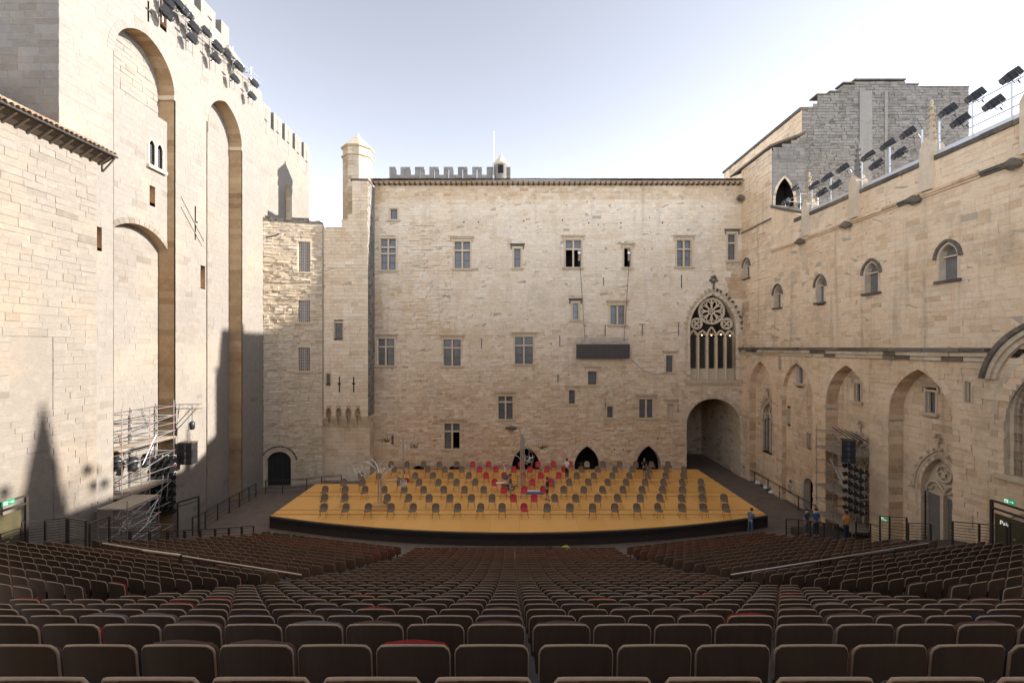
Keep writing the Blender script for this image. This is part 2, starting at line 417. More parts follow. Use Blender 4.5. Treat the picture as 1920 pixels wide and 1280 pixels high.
def uv(fr, px, py, n=0.0):
    d = Vector(((px - CX) / F, 1.0, (CY - py) / F)); P0 = fr.O + fr.N * n
    t = (P0 - EYE).dot(fr.N) / d.dot(fr.N); q = EYE + d * t - P0
    return q.dot(fr.U), q.z
def rect_px(fr, x0, x1, y0, y1, n=0.0):
    """opening from its photographed left, right, top, bottom: read at its centre line so that it stays upright"""
    ua, _ = uv(fr, x0, (y0+y1)/2, n); ub, _ = uv(fr, x1, (y0+y1)/2, n); xm = (x0+x1)/2
    _, vt = uv(fr, xm, y0, n); _, vb = uv(fr, xm, y1, n)
    return min(ua,ub), max(ua,ub), vb, vt
# ================================================================== the ground
g = MB(); g.add([(-400,-60,0),(400,-60,0),(400,900,0),(-400,900,0)], [(0,1,2,3)])
M_['paving'] = plain('worn_brown_paving', (.17,.128,.10), .85, var=.35, scale=1.3, bump=.25)
tag(g.build('ground', M_['paving']), kind='structure')

# ================================================================== the tall tower wall along the court
LX = -22.5
LW = Frame((LX, 0, 0), (0, 1, 0), (1, 0, 0))
def kid(fr_parent, ob):               # parent keeping world coordinates
    ob.matrix_parent_inverse = Matrix.Translation(-Vector(fr_parent.location)); return ob
def site(name, label, cat, **k):      # a building: parts are given in world coordinates
    return empty(name, (0, 0, 0), label=label, cat=cat, **k)
tower = site('fortress_tower', 'towering pale sunlit fortress wall with two tall arched recesses and battlements', 'tower')
Y0, Y1 = 22.6, 50.5
A1 = Arch(25.7, 30.3, 0, 29.4, 31.9); A2 = Arch(33.6, 37.85, 0, 29.3, 31.9)
gaps = [Rect(32.2,32.9,36.9,40), Rect(34.5,35.2,36.9,40)] + [Rect(a,a+.55,33.1,40) for a in (42.4,44.5,46.6,48.6)]
topl = Above([(20,38),(36.2,38),(36.21,35.7),(41.0,35.6),(41.01,34.8),(51,34.8)])
slit_px = [(278,4,39),(332,31,87),(379,77,129),(419,116,165),(454,148,195),(393,17,56),(498,206,250),(520,231,270),(540,250,289),(558,272,306),(574,287,322),(366,395,440)]
slits = []
for x, a, b in slit_px:
    u, vt = uv(LW, x, a); _, vb = uv(LW, x, b); slits.append(Rect(u-.07, u+.07, vb, vt))
wsm = Rect(32.85, 33.35, 17.0, 18.4); wpl = Rect(24.65, 24.95, 18.1, 19.2); wfar = Arch(44.9, 46.4, 24.5, 27.4, 29.0)
spots_px = [(306,0,48),(356,38,96),(399,80,132),(436,115,166),(470,150,195)]
slots = []
for x, a, b in spots_px:
    u, vt = uv(LW, x, a); _, vb = uv(LW, x, b); slots.append(Rect(u-.28, u+.28, vb, vt))
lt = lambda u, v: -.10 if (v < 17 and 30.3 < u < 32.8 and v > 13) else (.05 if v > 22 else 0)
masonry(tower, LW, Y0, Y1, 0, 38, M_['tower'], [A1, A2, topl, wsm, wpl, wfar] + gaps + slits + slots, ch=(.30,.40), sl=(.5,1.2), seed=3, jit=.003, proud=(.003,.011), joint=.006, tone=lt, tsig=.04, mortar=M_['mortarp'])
for q in slits: hole_room(tower, LW, q.u0, q.u1, q.v0, q.v1, 0, .5, M_['void'], 'arrow_slit_dark')
m = MB()
for q in slits: pass
for q in slits:
    m = MB(); vm = q.v0 + (q.v1-q.v0)*.55; frame_box(m, LW, q.u0-.16, q.u1+.16, vm-.05, vm+.05, .005, .04); m.build('slit_bar', M_['iron'], tower)
for q in slots: hole_room(tower, LW, q.u0, q.u1, q.v0, q.v1, 0, .7, M_['brownj'], 'wall_slot')
hole_room(tower, LW, wsm.u0, wsm.u1, wsm.v0, wsm.v1, 0, .5, M_['brownj'], 'blind_window'); hole_room(tower, LW, wpl.u0, wpl.u1, wpl.v0, wpl.v1, 0, .5, M_['brownj'], 'blind_window')
reveal(tower, LW, wfar, .55, M_['trim'], 'window_reveal')
m = MB(); m.add([LW.p(u, v, -.55) for u, v in wfar.outline()], [tuple(range(len(wfar.outline())))]); m.build('window_blocking', M_['tower'], tower)
# arched recess one: three planes of wall inside it
reveal(tower, LW, A1, 1.05, M_['brownj'], 'recess_jamb', k=12)
SEG = Arch(25.7, 30.3, 19.1, 19.1, 20.2); SEGO = Arch(25.7, 30.3, 0, 19.1, 20.2)
i1 = Rect(*rect_px(LW, 283, 294, 263, 314, -.45)); i1.__class__ = Rect
b1 = Arch(28.75, 29.2, 24.2, 25.5, 25.85); b2 = Arch(29.4, 29.85, 24.2, 25.5, 25.85); sq = Rect(28.8, 29.25, 21.9, 22.9)
LW2 = Frame((LX-.45, 0, 0), (0,1,0), (1,0,0)); LW3 = Frame((LX-1.05, 0, 0), (0,1,0), (1,0,0))
masonry(tower, LW2, 25.7, 30.3, 18.0, 27.6, M_['tower'], [SEGO, b1, b2, sq], seed=5, parts=80, jit=.003, proud=(.003,.011), joint=.007, mortar=M_['mortarp'], wall_name='recess_wall', tsig=.045)
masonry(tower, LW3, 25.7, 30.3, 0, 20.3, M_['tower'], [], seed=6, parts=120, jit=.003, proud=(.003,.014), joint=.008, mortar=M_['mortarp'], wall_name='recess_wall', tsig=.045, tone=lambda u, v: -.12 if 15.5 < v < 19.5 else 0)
masonry(tower, LW3, 25.7, 30.3, 27.5, 32.0, M_['tower'], [], seed=7, parts=20, wall_name='recess_wall', tsig=.045)
reveal(tower, LW2, SEG, .6, M_['brownj'], 'segment_arch')
arch_ring(tower, LW2, SEG, .35, M_['tower'], proud=.03, jambs=False, k=8, tone=.25)
m = MB(); m.add([LW3.p(25.7,27.5), LW3.p(30.3,27.5), LW2.p(30.3,27.6), LW2.p(25.7,27.6)], [(0,1,2,3)]); m.build('recess_ledge', M_['tower'], tower)
for q in (b1, b2):
    hole_room(tower, LW2, q.u0, q.u1, q.v0, q.v1-.12, 0, .6, M_['void'], 'twin_window_light'); arch_ring(tower, LW2, q, .09, M_['trim'], proud=.05, k=4)
    m = MB()
    for j in range(14): frame_box(m, LW2, q.u0, q.u1, q.v0+.06+j*.1, q.v0+.09+j*.1, -.22, -.14)
    m.build('louvre', M_['steel'], tower)
m = MB(); m.tube([LW2.p(29.3, 24.2, .02), LW2.p(29.3, 25.5, .02)], .06, 8); m.build('colonnette', M_['trim'], tower)
m = MB(); frame_box(m, LW2, 28.55, 30.05, 24.0, 24.19, 0, .22); m.build('window_sill', M_['trim'], tower)
hole_room(tower, LW2, sq.u0, sq.u1, sq.v0, sq.v1, 0, .5, M_['brownj'], 'square_window')
# arched recess two
reveal(tower, LW, A2, 1.05, M_['brownj'], 'recess_jamb', k=12)
masonry(tower, LW3, 33.6, 37.85, 0, 32.0, M_['tower'], [], seed=8, parts=160, jit=.003, proud=(.003,.011), joint=.007, mortar=M_['mortarp'], wall_name='recess_wall', tsig=.045)
m = MB()
for j in range(5): frame_box(m, LW, 33.75+j*.28, 33.87+j*.28, 29.2, 31.2, -1.0, -.85)
m.build('wooden_grille', M_['timber'], tower)
for a in (A1, A2): arch_ring(tower, LW, a, .42, M_['tower'], proud=.018, jambs=False, k=16, tone=.62, joint=.012)
# impost blocks at the springing
for a, d in ((A1, 1.05), (A2, 1.05)):
    m = MB(); frame_box(m, LW, a.u1-.07, a.u1+.05, a.vs-.3, a.vs-.02, -1.0, .07, .45); m.build('impost', M_['trim'], tower)
# merlons have thickness; body of the tower behind the face
for a, b, z0, z1 in ((30,32.2,36.9,38),(32.9,34.5,36.9,38),(35.2,36.2,35.7,38),(41.01,42.4,33.1,34.8),(42.95,44.5,33.1,34.8),(45.05,46.6,33.1,34.8),(47.15,48.6,33.1,34.8),(49.15,50.5,33.1,34.8)):
    m = MB(); m.box((LX-1.0, a, z0-.6), (LX-.012, b, z1-.004)); m.build('merlon', M_['tower'], tower)
m = MB(); m.box((LX-12, Y0+.02, 0), (LX-1.1, 36.2, 36.9)); m.box((LX-12, 36.21, 0), (LX-1.1, 41, 35.5)); m.box((LX-12, 41.01, 0), (LX-1.1, Y1-.01, 33.1))
m.box((LX-1.1, 30.4, 32.2), (LX-.015, 36.2, 36.9)); m.box((LX-1.1, 36.21, 32.2), (LX-.015, 41, 35.5)); m.box((LX-1.1, 41.01, 30), (LX-.015, Y1, 33.08))
m.build('tower_core', M_['tower'], tower)
# end face of the tower that looks towards the audience
EF = Frame((LX, Y0, 0), (-1, 0, 0), (0, -1, 0))
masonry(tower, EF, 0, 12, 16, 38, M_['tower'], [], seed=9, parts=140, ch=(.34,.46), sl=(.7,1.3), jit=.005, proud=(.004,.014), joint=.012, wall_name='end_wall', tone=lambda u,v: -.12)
# wooden beam-ends, cracks of the old roof line
m = MB(); m.bar(LW.p(30.9, 22.9, .03), LW.p(33.2, 20.4, .03), .05, .06); m.bar(LW.p(30.9, 22.2, .03), LW.p(33.0, 20.0, .03), .04, .05); m.build('old_roof_scar', M_['mortarp'], tower)

# ================================================================== the annex in front of the tower, with its tiled eaves
AX = -21.6; AW = Frame((AX, 0, 0), (0,1,0), (1,0,0)); AE = 23.65
annex = site('annex_building', 'low sunlit stone building with tiled eaves in front of the tower', 'building')
d1 = Rect(*rect_px(AW, 18, 99, 640, 762)); d2 = Rect(*rect_px(AW, 12, 100, 850, 985))
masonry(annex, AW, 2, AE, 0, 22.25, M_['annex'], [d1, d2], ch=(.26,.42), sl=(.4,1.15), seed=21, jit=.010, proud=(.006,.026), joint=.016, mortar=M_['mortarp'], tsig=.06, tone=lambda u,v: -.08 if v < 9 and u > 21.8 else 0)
for d in (d1, d2):
    masonry(annex, AW, d.u0, d.u1, d.v0, d.v1, M_['annex'], [], ch=(.32,.44), sl=(.6,1.1), seed=int(d.v0*10)+22, jit=.012, proud=(.0,.02), joint=.035, n0=-.07, wall_name='blocked_doorway', parts=40)
AEnd = Frame((AX, AE, 0), (-1,0,0), (0,1,0))
m = MB(); m.box((AX-9, 2, 0), (AX-.012, AE-.01, 22.24)); m.build('annex_core', M_['annex'], annex)
rf = MB(); s0 = Vector((-20.95, 0, 22.85)); sl_ = Vector((-.83, 0, .46)).normalized()
rf.add([(-20.95,2,22.78),(-20.95,AE+.35,22.78),(-27,AE+.35,26.1),(-27,2,26.1)], [(0,1,2,3)]); rf.add([(-20.95,2,22.66),(-20.95,AE+.35,22.66),(-21.6,AE+.35,22.26),(-21.6,2,22.26)], [(3,2,1,0)])
rf.add([(-20.95,2,22.66),(-20.95,AE+.35,22.66),(-20.95,AE+.35,22.78),(-20.95,2,22.78)], [(0,1,2,3)])
rf.add([(-20.95,AE+.35,22.66),(-21.6,AE+.35,22.26),(-21.6,AE+.35,22.9),(-20.95,AE+.35,22.78)], [(0,1,2,3)])
roof = rf.build('roof', M_['timber'], annex)
def barrel_tile(y, row, up=True, seed=0):
    rg = random.Random(seed); m = MB(); vs = []; L = .46; r = .105 if up else .09; n = 5
    base = Vector((-20.88, y + rg.uniform(-.012,.012), 22.80 if up else 22.76)) + sl_ * (row*.38 + rg.uniform(-.015,.015)); nrm = Vector((.46,0,.83)).normalized()
    for e in (0, 1):
        rr = r * (1 - .12*e)
        for k in range(n+1):
            a = math.pi*k/n; vs.append(base + sl_*(L*e) + Vector((0,1,0))*(rr*math.cos(a)) + nrm*(rr*math.sin(a)*(1 if up else -.7)))
    m.add(vs, [(k,k+1,n+2+k,n+1+k) for k in range(n)], min(.95,max(.05,rg.gauss(.5,.22))), smooth=True)
    return m
rest = MB(); k = 0
ys = [AE + .25 - i*.235 for i in range(88)]
for row in range(4):
    for i, y in enumerate(ys):
        q = barrel_tile(y, row, True, i*7+row*991)
        if row < 3 and k < 255 and i < 85: q.build('tile', M_['tile'], roof); k += 1
        else: rest.add(q.v, q.f, q.t[0], smooth=True)
        if row == 0:
            q = barrel_tile(y+.117, 0, False, i); rest.add(q.v, q.f, q.t[0], smooth=True)
tag(rest.build('tiles', M_['tile'], roof), kind='stuff')
m = MB()
for i in range(46): m.box((-21.62, AE+.2-i*.46, 22.28), (-21.0, AE+.3-i*.46, 22.42))
gut = MB(); gut.tube([(-20.86, 2, 22.68), (-20.86, AE+.4, 22.68)], .055, 8); gut.build('gutter', M_['iron'], annex)
for i in range(40):
    b = MB(); b.bar((-21.6, AE+.1-i*.5, 22.20), (-20.98, AE+.1-i*.5, 22.62), .09, .1); b.build('rafter_end', M_['timber'], roof)
b = MB(); b.bar((-21.55, AE+.3, 21.9), (-20.9, AE+.3, 22.62), .06, .06); b.bar((-21.58, AE+.3, 21.9), (-21.58, AE+.3, 22.7), .06, .06); b.build('eave_bracket', M_['timber'], annex)

# ================================================================== the far corner wing and its latrine block
WF = Frame((-22.5, 41.2, 0), (4.85, 1.2, 0), (1.2, -4.85, 0)); WL = math.hypot(4.85, 1.2)
wing = site('corner_wing', 'rough stone corner wing with barred windows and a round-headed black door', 'building')
wwin = [rect_px(WF, 559, 582, 453, 510), rect_px(WF, 559, 582, 563, 604), rect_px(WF, 559, 582, 651, 695)]
du0, du1, dv0, dv1 = rect_px(WF, 500, 546, 846, 917); door = Arch(du0, du1, 0, 2.35, dv1)
masonry(wing, WF, 0, WL, 0, 24.1, M_['wing'], [Rect(*q) for q in wwin] + [door], ch=(.19,.32), sl=(.28,.85), seed=31, jit=.026, proud=(.008,.055), joint=.022,
        rough=lambda u, v: 2.2 if 15 < v < 20.5 else 1.3)
for i, q in enumerate(wwin):
    wo = window(wing, WF, *q, cols=1, hood=False, sill=True, surround=.14, depth=.28)
    m = MB(); u0, u1, v0, v1 = q
    for j in range(1, 6): frame_box(m, WF, u0+(u1-u0)*j/6-.035*(2.2 if j == 3 else 1), u0+(u1-u0)*j/6+.035*(2.2 if j == 3 else 1), v0, v1, -.2, -.13)
    nn = int((v1-v0)/.27)
    for j in range(1, nn): frame_box(m, WF, u0, u1, v0+(v1-v0)*j/nn-.03, v0+(v1-v0)*j/nn+.03, -.19, -.126)
    m.build('glazing_bars', M_['wframe'], wo)
reveal(wing, WF, door, .5, M_['trim'], 'door_reveal'); arch_ring(wing, WF, door, .42, M_['wing'], proud=.10, k=9, joint=.03)
arch_ring(wing, WF, Arch(door.u0-.42, door.u1+.42, 2, door.vs, door.v1+.42), .12, M_['moss'], proud=.16, k=9, jambs=False, name='drip_stone')
m = MB(); o_ = door.outline(); m.add([WF.p(u, v, -.42) for u, v in o_], [tuple(range(len(o_)))]); dl = m.build('door', M_['black'], wing)
m = MB(); 
for j in range(1, 5): frame_box(m, WF, door.u0+(door.u1-door.u0)*j/5-.015, door.u0+(door.u1-door.u0)*j/5+.015, 0, 2.9, -.42, -.40)
m.build('door_boards', M_['iron'], dl)
m = MB()
for i in range(22):
    rg = random.Random(i); u = i*WL/22; m.box((0,0,0),(.001,.001,.001)) if False else frame_box(m, WF, u, u+WL/22-.02, 24.1, 24.1+rg.uniform(.16,.3), -.7, .12+rg.uniform(-.04,.04), rg.uniform(.2,.7))
m.build('coping', M_['moss'], wing)
m = MB(); m.add([WF.p(0,0,-.05), WF.p(WL,0,-.05), WF.p(WL,0,-3), WF.p(0,0,-3), WF.p(0,24.1,-.05), WF.p(WL,24.1,-.05), WF.p(WL,24.1,-3), WF.p(0,24.1,-3)], ((4,5,6,7),(2,3,7,6),(1,2,6,5))); m.build('wing_core', M_['wing'], wing)
# rubble band and a stone scar
m = MB(); m.tube([WF.p(.2,22.6,.1), WF.p(.9,22.75,.12), WF.p(1.35,23.0,.1)], .05, 5); m.build('iron_cramp', M_['iron'], wing)
block = site('latrine_block', 'narrow stone block on stepped corbels beside the corner wing', 'building')
BF = Frame((0, 42.5, 0), (1,0,0), (0,-1,0)); BL, BR = -17.62, -13.45
corb = [Arch(*[uv(BF, x, 780)[0] for x in p], 6.2, 6.62, 7.0) for p in ((611.4,621.5),(630,640),(648,658),(666.4,675.7))]
bw = [rect_px(BF, 626.8, 643, 605, 634), rect_px(BF, 611.5, 620, 700, 718.6)]
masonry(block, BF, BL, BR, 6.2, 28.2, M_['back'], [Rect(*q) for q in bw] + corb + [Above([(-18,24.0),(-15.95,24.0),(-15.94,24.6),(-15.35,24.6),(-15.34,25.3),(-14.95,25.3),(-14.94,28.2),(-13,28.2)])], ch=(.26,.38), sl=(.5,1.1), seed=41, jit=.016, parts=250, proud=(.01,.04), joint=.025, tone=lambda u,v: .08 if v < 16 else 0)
for q in bw: window(block, BF, *q, hood=False, sill=False, surround=.12, depth=.25)
for c in corb: arch_ring(block, BF, c, .1, M_['trim'], proud=.03, k=4, jambs=False)
edges = [BL] + [(a.u1+b.u0)/2 for a, b in zip(corb, corb[1:])] + [BR-.15]
for e in [BL+.1, (corb[0].u1+corb[1].u0)/2, (corb[1].u1+corb[2].u0)/2, (corb[2].u1+corb[3].u0)/2, (corb[3].u1+BR)/2+.02]:
    m = MB()
    for j in range(4): frame_box(m, BF, e-.24, e+.24, 5.2+j*.255, 5.2+j*.255+.235, -.62, -.42+j*.14, .4+.1*(j % 2))
    m.build('corbel', M_['trim'], block)
LB = Frame((0, 43.1, 0), (1,0,0), (0,-1,0))
masonry(block, LB, -17.7, -13.45, 0, 7.1, M_['back'], [], ch=(.28,.4), sl=(.5,1.2), seed=42, jit=.012, parts=60, wall_name='lower_wall')
SF = Frame((BR, 42.5, 0), (0,1,0), (1,0,0))
masonry(block, SF, 0, 2.0, 6.2, 28.2, M_['grey'], [], ch=(.26,.38), sl=(.35,.7), seed=43, jit=.02, proud=(.0,.02), parts=60, wall_name='side_wall', mortar=M_['mortarg'])
SF2 = Frame((BR, 43.1, 0), (0,1,0), (1,0,0)); masonry(block, SF2, 0, 1.4, 0, 6.2, M_['wing'], [], seed=44, parts=10, wall_name='side_wall', proud=(0,.02))
for x in (636.6, 663.4):
    u, vt = uv(BF, x, 706); _, vb = uv(BF, x, 735); slit(block, BF, u, vb, vt, .09)
m = MB(); m.box((BL, 43.0, 7.1), (BR-.02, 44.4, 24.0)); m.box((-14.94, 42.53, 24), (BR-.02, 44.4, 28.18)); m.box((-15.95,42.53,24.0),(-14.96,44.4,24.58)); m.build('block_core', M_['wing'], block)
m = MB(); frame_box(m, BF, -15.05, BR+.06, 28.2, 28.38, -1.2, .1); m.build('coping', M_['moss'], block)
# octagonal turret with its stone spire
turret = empty('octagonal_turret', (on_y(671,400,45.6).x, 45.6, 20), label='octagonal stone turret with a pyramid cap above the corner wing', cat='turret')
m = MB(); rt = 1.42
rg = random.Random(5); z = 0.0
zt = on_y(671, 283, 45.6).z - 20; zc = on_y(671, 299, 45.6).z - 20; za = on_y(671, 253, 45.6).z - 20
while z < zt - .05:
    h = min(.36, zt - z)
    for k in range(8):
        a0 = math.pi/8 + k*math.pi/4; a1 = a0 + math.pi/4; sp = rg.uniform(.35,.65)
        for f0, f1 in ((0, sp), (sp, 1)):
            P = lambda f, r, zz: Vector((r*(math.cos(a0)+(math.cos(a1)-math.cos(a0))*f), r*(math.sin(a0)+(math.sin(a1)-math.sin(a0))*f), zz))
            r = rt + rg.uniform(0,.018); j = .012
            m.add([P(f0+j,r,z+j),P(f1-j,r,z+j),P(f1-j,r,z+h-j),P(f0+j,r,z+h-j),P(f0,rt-.02,z),P(f1,rt-.02,z),P(f1,rt-.02,z+h),P(f0,rt-.02,z+h)], ((0,1,2,3),(4,5,1,0),(5,6,2,1),(6,7,3,2),(7,4,0,3)), min(.95,max(.05,rg.gauss(.5,.18))))
    z += h
tag(m.build('shaft_stonework', M_['wing'], turret), kind='stuff')
m = MB(); m.lathe([(rt-.03,0),(rt-.03,zt)], n=8, a0=math.pi/8, smooth=False); m.build('shaft', M_['mortar'], turret)
m = MB(); m.lathe([(rt,zc-.12),(rt+.16,zc-.04),(rt+.16,zc+.06),(rt,zc+.14)], n=8, a0=math.pi/8, smooth=False, tone=.3); m.build('string_course', M_['trim'], turret)
m = MB(); m.lathe([(rt,zt-.12),(rt+.2,zt-.02),(rt+.2,zt+.1),(rt+.1,zt+.14)], n=8, a0=math.pi/8, smooth=False, tone=.3); m.build('cornice', M_['trim'], turret)
m = MB(); rg = random.Random(9)
for i in range(7):
    f0, f1 = i/7, (i+1)/7; m.lathe([((rt+.1)*(1-f0)+.02, zt+.14+(za-zt-.2)*f0), ((rt+.1)*(1-f1)+.05, zt+.14+(za-zt-.2)*f1)], n=8, a0=math.pi/8, smooth=False, tone=rg.uniform(.2,.7))
m.lathe([(.09,za-.1),(.12,za+.05),(.02,za+.14)], n=8); m.build('spire', M_['wing'], turret)

# ================================================================== the main range closing the court
YB = 44.5; BW = Frame((0, YB, 0), (1,0,0), (0,-1,0)); EZ = 28.55
main = site('palace_range', 'long stone palace range with cross windows and tiled eaves behind the stage', 'building')
wins = [ # left, right, top, bottom in the photograph, columns, transom rows, hood, open panes
 (731,745.6,391.4,412,1,[],0,()), (713.2,742.4,447.2,506.5,2,[463.5,475.6],0,()), (851.9,881.9,452.5,503.6,2,[469.5],1,()), (963.3,976.6,466,501.8,1,[],1,()),
 (1060,1090,450,501,2,[467],1,((0,0),(1,0))), (1169.7,1183,464.6,501,1,[],1,((0,0),)), (1268.8,1295.9,450,500,2,[467],1,()), (1364.5,1380,438.6,487.8,1,[455.5],1,()),
 (1073.3,1084.7,568.3,599.3,1,[],1,()), (1144,1171.6,572,608,2,[],1,()), (965,999.7,631,681.7,2,[647.5],1,()), (1248.4,1262.7,665.7,697.4,1,[],1,()),
 (1102,1119.8,695.5,720.7,1,[],1,()), (1066,1079,730.6,756.6,1,[],1,()), (1137.9,1150,761,782.6,1,[],0,()), (1198,1225,747.6,783,2,[],1,()), (1251,1263.5,756.6,783.7,1,[],1,()),
 (933.8,962,742,785.3,2,[753.5],1,()), (706.5,739.8,634.4,684.3,2,[650],1,()), (831.4,864.4,636,685.4,2,[652],1,()), (832.7,862.5,793,840.8,2,[808.5],1,((1,0),)),
 (696,700.7,732,745.4,1,[],-1,()), (693.5,699,800,814,1,[],-1,()), (733.7,738.5,816,830,1,[],-1,()), (698.7,704.6,860,869,1,[],-1,())]
wr = [rect_px(BW, *q[:4]) for q in wins]
portal = Arch(uv(BW,1287,800)[0], uv(BW,1388,800)[0], 0, 5.0, uv(BW,1338,747)[1])
logg = Arch(uv(BW,1294,650)[0], uv(BW,1380,650)[0], uv(BW,1336,712)[1], uv(BW,1336,616)[1], uv(BW,1336,553)[1])
low = [Arch(uv(BW,a,870)[0], uv(BW,b,870)[0], 0, .95, uv(BW,c,d)[1]) for a, b, c, d in ((960,1012,986,837),(1076.7,1124.6,1100,836),(1192,1239,1215,835.5),(776,795,785,873),(843,865,854,873))]
holes = [(783,417),(870,416.5),(897,416.5),(982,414.5),(1054.5,413),(1104,418),(1164,418),(1242,418),(1147,833),(1144,842),(1152,842),(1160.6,842),(1169,842),(1177,841),(1187.5,841),(1246,841),(1187.5,822.6),(1200,822),(1217,816),(1233,822)]
hr = [Rect(uv(BW,x,y)[0]-.08, uv(BW,x,y)[0]+.08, uv(BW,x,y)[1]-.08, uv(BW,x,y)[1]+.08) for x, y in holes]
def brough(u, v):
    a = .9
    if v < 12: a = 2.0
    if v < 4.5: a = 2.6
    if -10.5 < u < -6 and 14 < v < 25: a = 2.6
    return a
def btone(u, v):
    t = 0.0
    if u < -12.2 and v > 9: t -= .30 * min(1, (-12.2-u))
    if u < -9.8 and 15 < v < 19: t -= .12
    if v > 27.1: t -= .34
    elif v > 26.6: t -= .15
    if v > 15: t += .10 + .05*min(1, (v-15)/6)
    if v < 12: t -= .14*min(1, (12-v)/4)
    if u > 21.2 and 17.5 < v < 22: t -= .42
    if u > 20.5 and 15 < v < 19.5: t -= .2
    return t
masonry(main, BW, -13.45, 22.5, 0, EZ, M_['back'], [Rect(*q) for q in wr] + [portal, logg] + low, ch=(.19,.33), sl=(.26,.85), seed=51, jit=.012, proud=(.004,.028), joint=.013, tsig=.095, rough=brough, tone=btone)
for h in hr: m = MB(); frame_box(m, BW, h.u0+.015, h.u1-.015, h.v0+.015, h.v1-.015, -.2, .045); m.build('painted_putlog_hole', M_['void'], main)  # black raised blocks, painting the shade inside small holes
for q, r in zip(wins, wr):
    rows = [uv(BW, (q[0]+q[1])/2, y)[1] for y in q[5]]
    sm = q[6] < 0
    window(main, BW, *r, cols=q[4], rows=sorted(rows), hood=q[6] > 0, sill=not sm, surround=.07 if sm else .16, depth=.34, open_panes=q[7], blind=(q[0] == 1251), bars=not sm, pmat=M_['void'] if sm else None)
for i, a in enumerate(low):
    big = i < 3
    if big:
        arch_ring(main, BW, a, .62, M_['trim'], proud=.07, k=9, joint=.03)
        arch_ring(main, BW, Arch(a.u0-.6, a.u1+.6, 1.2, .95, a.v1+.6), .3, M_['back'], proud=.09, k=9, jambs=False, joint=.03)
    else: arch_ring(main, BW, a, .3, M_['trim'], proud=.06, k=6)
    reveal(main, BW, a, .8, M_['trim'], 'arch_reveal')
    hole_room(main, BW, a.u0-.3, a.u1+.3, 0.01, a.v1+.2, -.8, 3.5, M_['dim'], 'undercroft')
# iron wall anchors
for x, a, b in ((903,634,653),(900,702,721),(1049.5,629,649),(1046,700,719),(1134.5,608,630),(1204,608,630),(1272,604,629),(1277.5,515,540),(1131.5,520,536),(1160.5,749,770),(1134.5,746,768),(1271,750,773)):
    u, vt = uv(BW, x, a); _, vb = uv(BW, x, b); m = MB(); frame_box(m, BW, u-.028, u+.028, vb, vt, .02, .08); m.build('wall_anchor', M_['iron'], main)
# end and rear walls of the range, so that no daylight comes in from behind
m = MB(); m.box((22.55, 44.55, 0), (22.9, 56, 28.4)); m.build('end_wall', M_['back'], main)
m = MB(); m.box((-13.4, 55.7, 0), (22.5, 56, 30.5)); m.build('rear_wall', M_['back'], main)
m = MB(); m.box((-13.42, 44.55, 0), (-13.1, 55.6, 28.4)); m.build('end_wall', M_['back'], main)
# corner gargoyle and downpipe stain stones
m = MB(); P = on_y(1388, 372, 44.0); m.lathe([(.05,-.3),(.28,-.15),(.34,.1),(.2,.32),(.05,.4)], c=P, n=7, smooth=False); m.tube([P, P+Vector((-.5,-.6,-.1))], [.2,.1], 6); m.build('gargoyle', M_['moss'], main)
# eaves: tile ends on a corbelled brick course, roof slope behind
rr = MB(); rr.box((-13.7, YB-.42, EZ), (22.5, YB-.03, EZ+.10)); rr.box((-13.7, YB-.55, EZ+.102), (22.5, YB-.03, EZ+.18))
rr.add([(-13.7,YB-.6,EZ+.2),(22.5,YB-.6,EZ+.2),(22.5,YB+9,EZ+2.7),(-13.7,YB+9,EZ+2.7)], [(0,1,2,3)])
mroof = rr.build('roof', M_['trim'], main)
rest = MB(); k = 0; rg = random.Random(77)
NT = 150
for i in range(NT):
    x = -13.6 + i*36.0/NT
    for row in range(3):
        for up in (True, False):
            m = MB(); r = .125 if up else .1; n = 5; vs = []
            cxx = x + (0 if up else .12); y0 = YB-.68+row*.4+rg.uniform(-.03,.03); z0 = EZ+.26+row*.104+rg.uniform(-.012,.012) - (0 if up else .03)
            for e in (0, 1):
                for kk in range(n+1):
                    a = math.pi*kk/n; vs.append((cxx + r*(1-.1*e)*math.cos(a), y0+.48*e, z0+.125*e + r*math.sin(a)*(1 if up else -.8)))
            t = min(.95, max(.05, rg.gauss(.45,.2)))
            m.add(vs, [(kk,kk+1,n+2+kk,n+1+kk) for kk in range(n)], t, smooth=True)
            if up and row < 2 and k < 300: m.build('tile', M_['tile'], mroof); k += 1
            else: rest.add(m.v, m.f, t, smooth=True)
tag(rest.build('tiles', M_['tile'], mroof), kind='stuff')
for i in range(72):
    m = MB(); x = -13.5+i*.5; m.box((x, YB-.55, EZ-.0), (x+.17, YB-.43, EZ+.1)); m.box((x, YB-.4, EZ-.12), (x+.17, YB-.05, EZ-.004)); m.build('eave_block', M_['timber'], mroof)

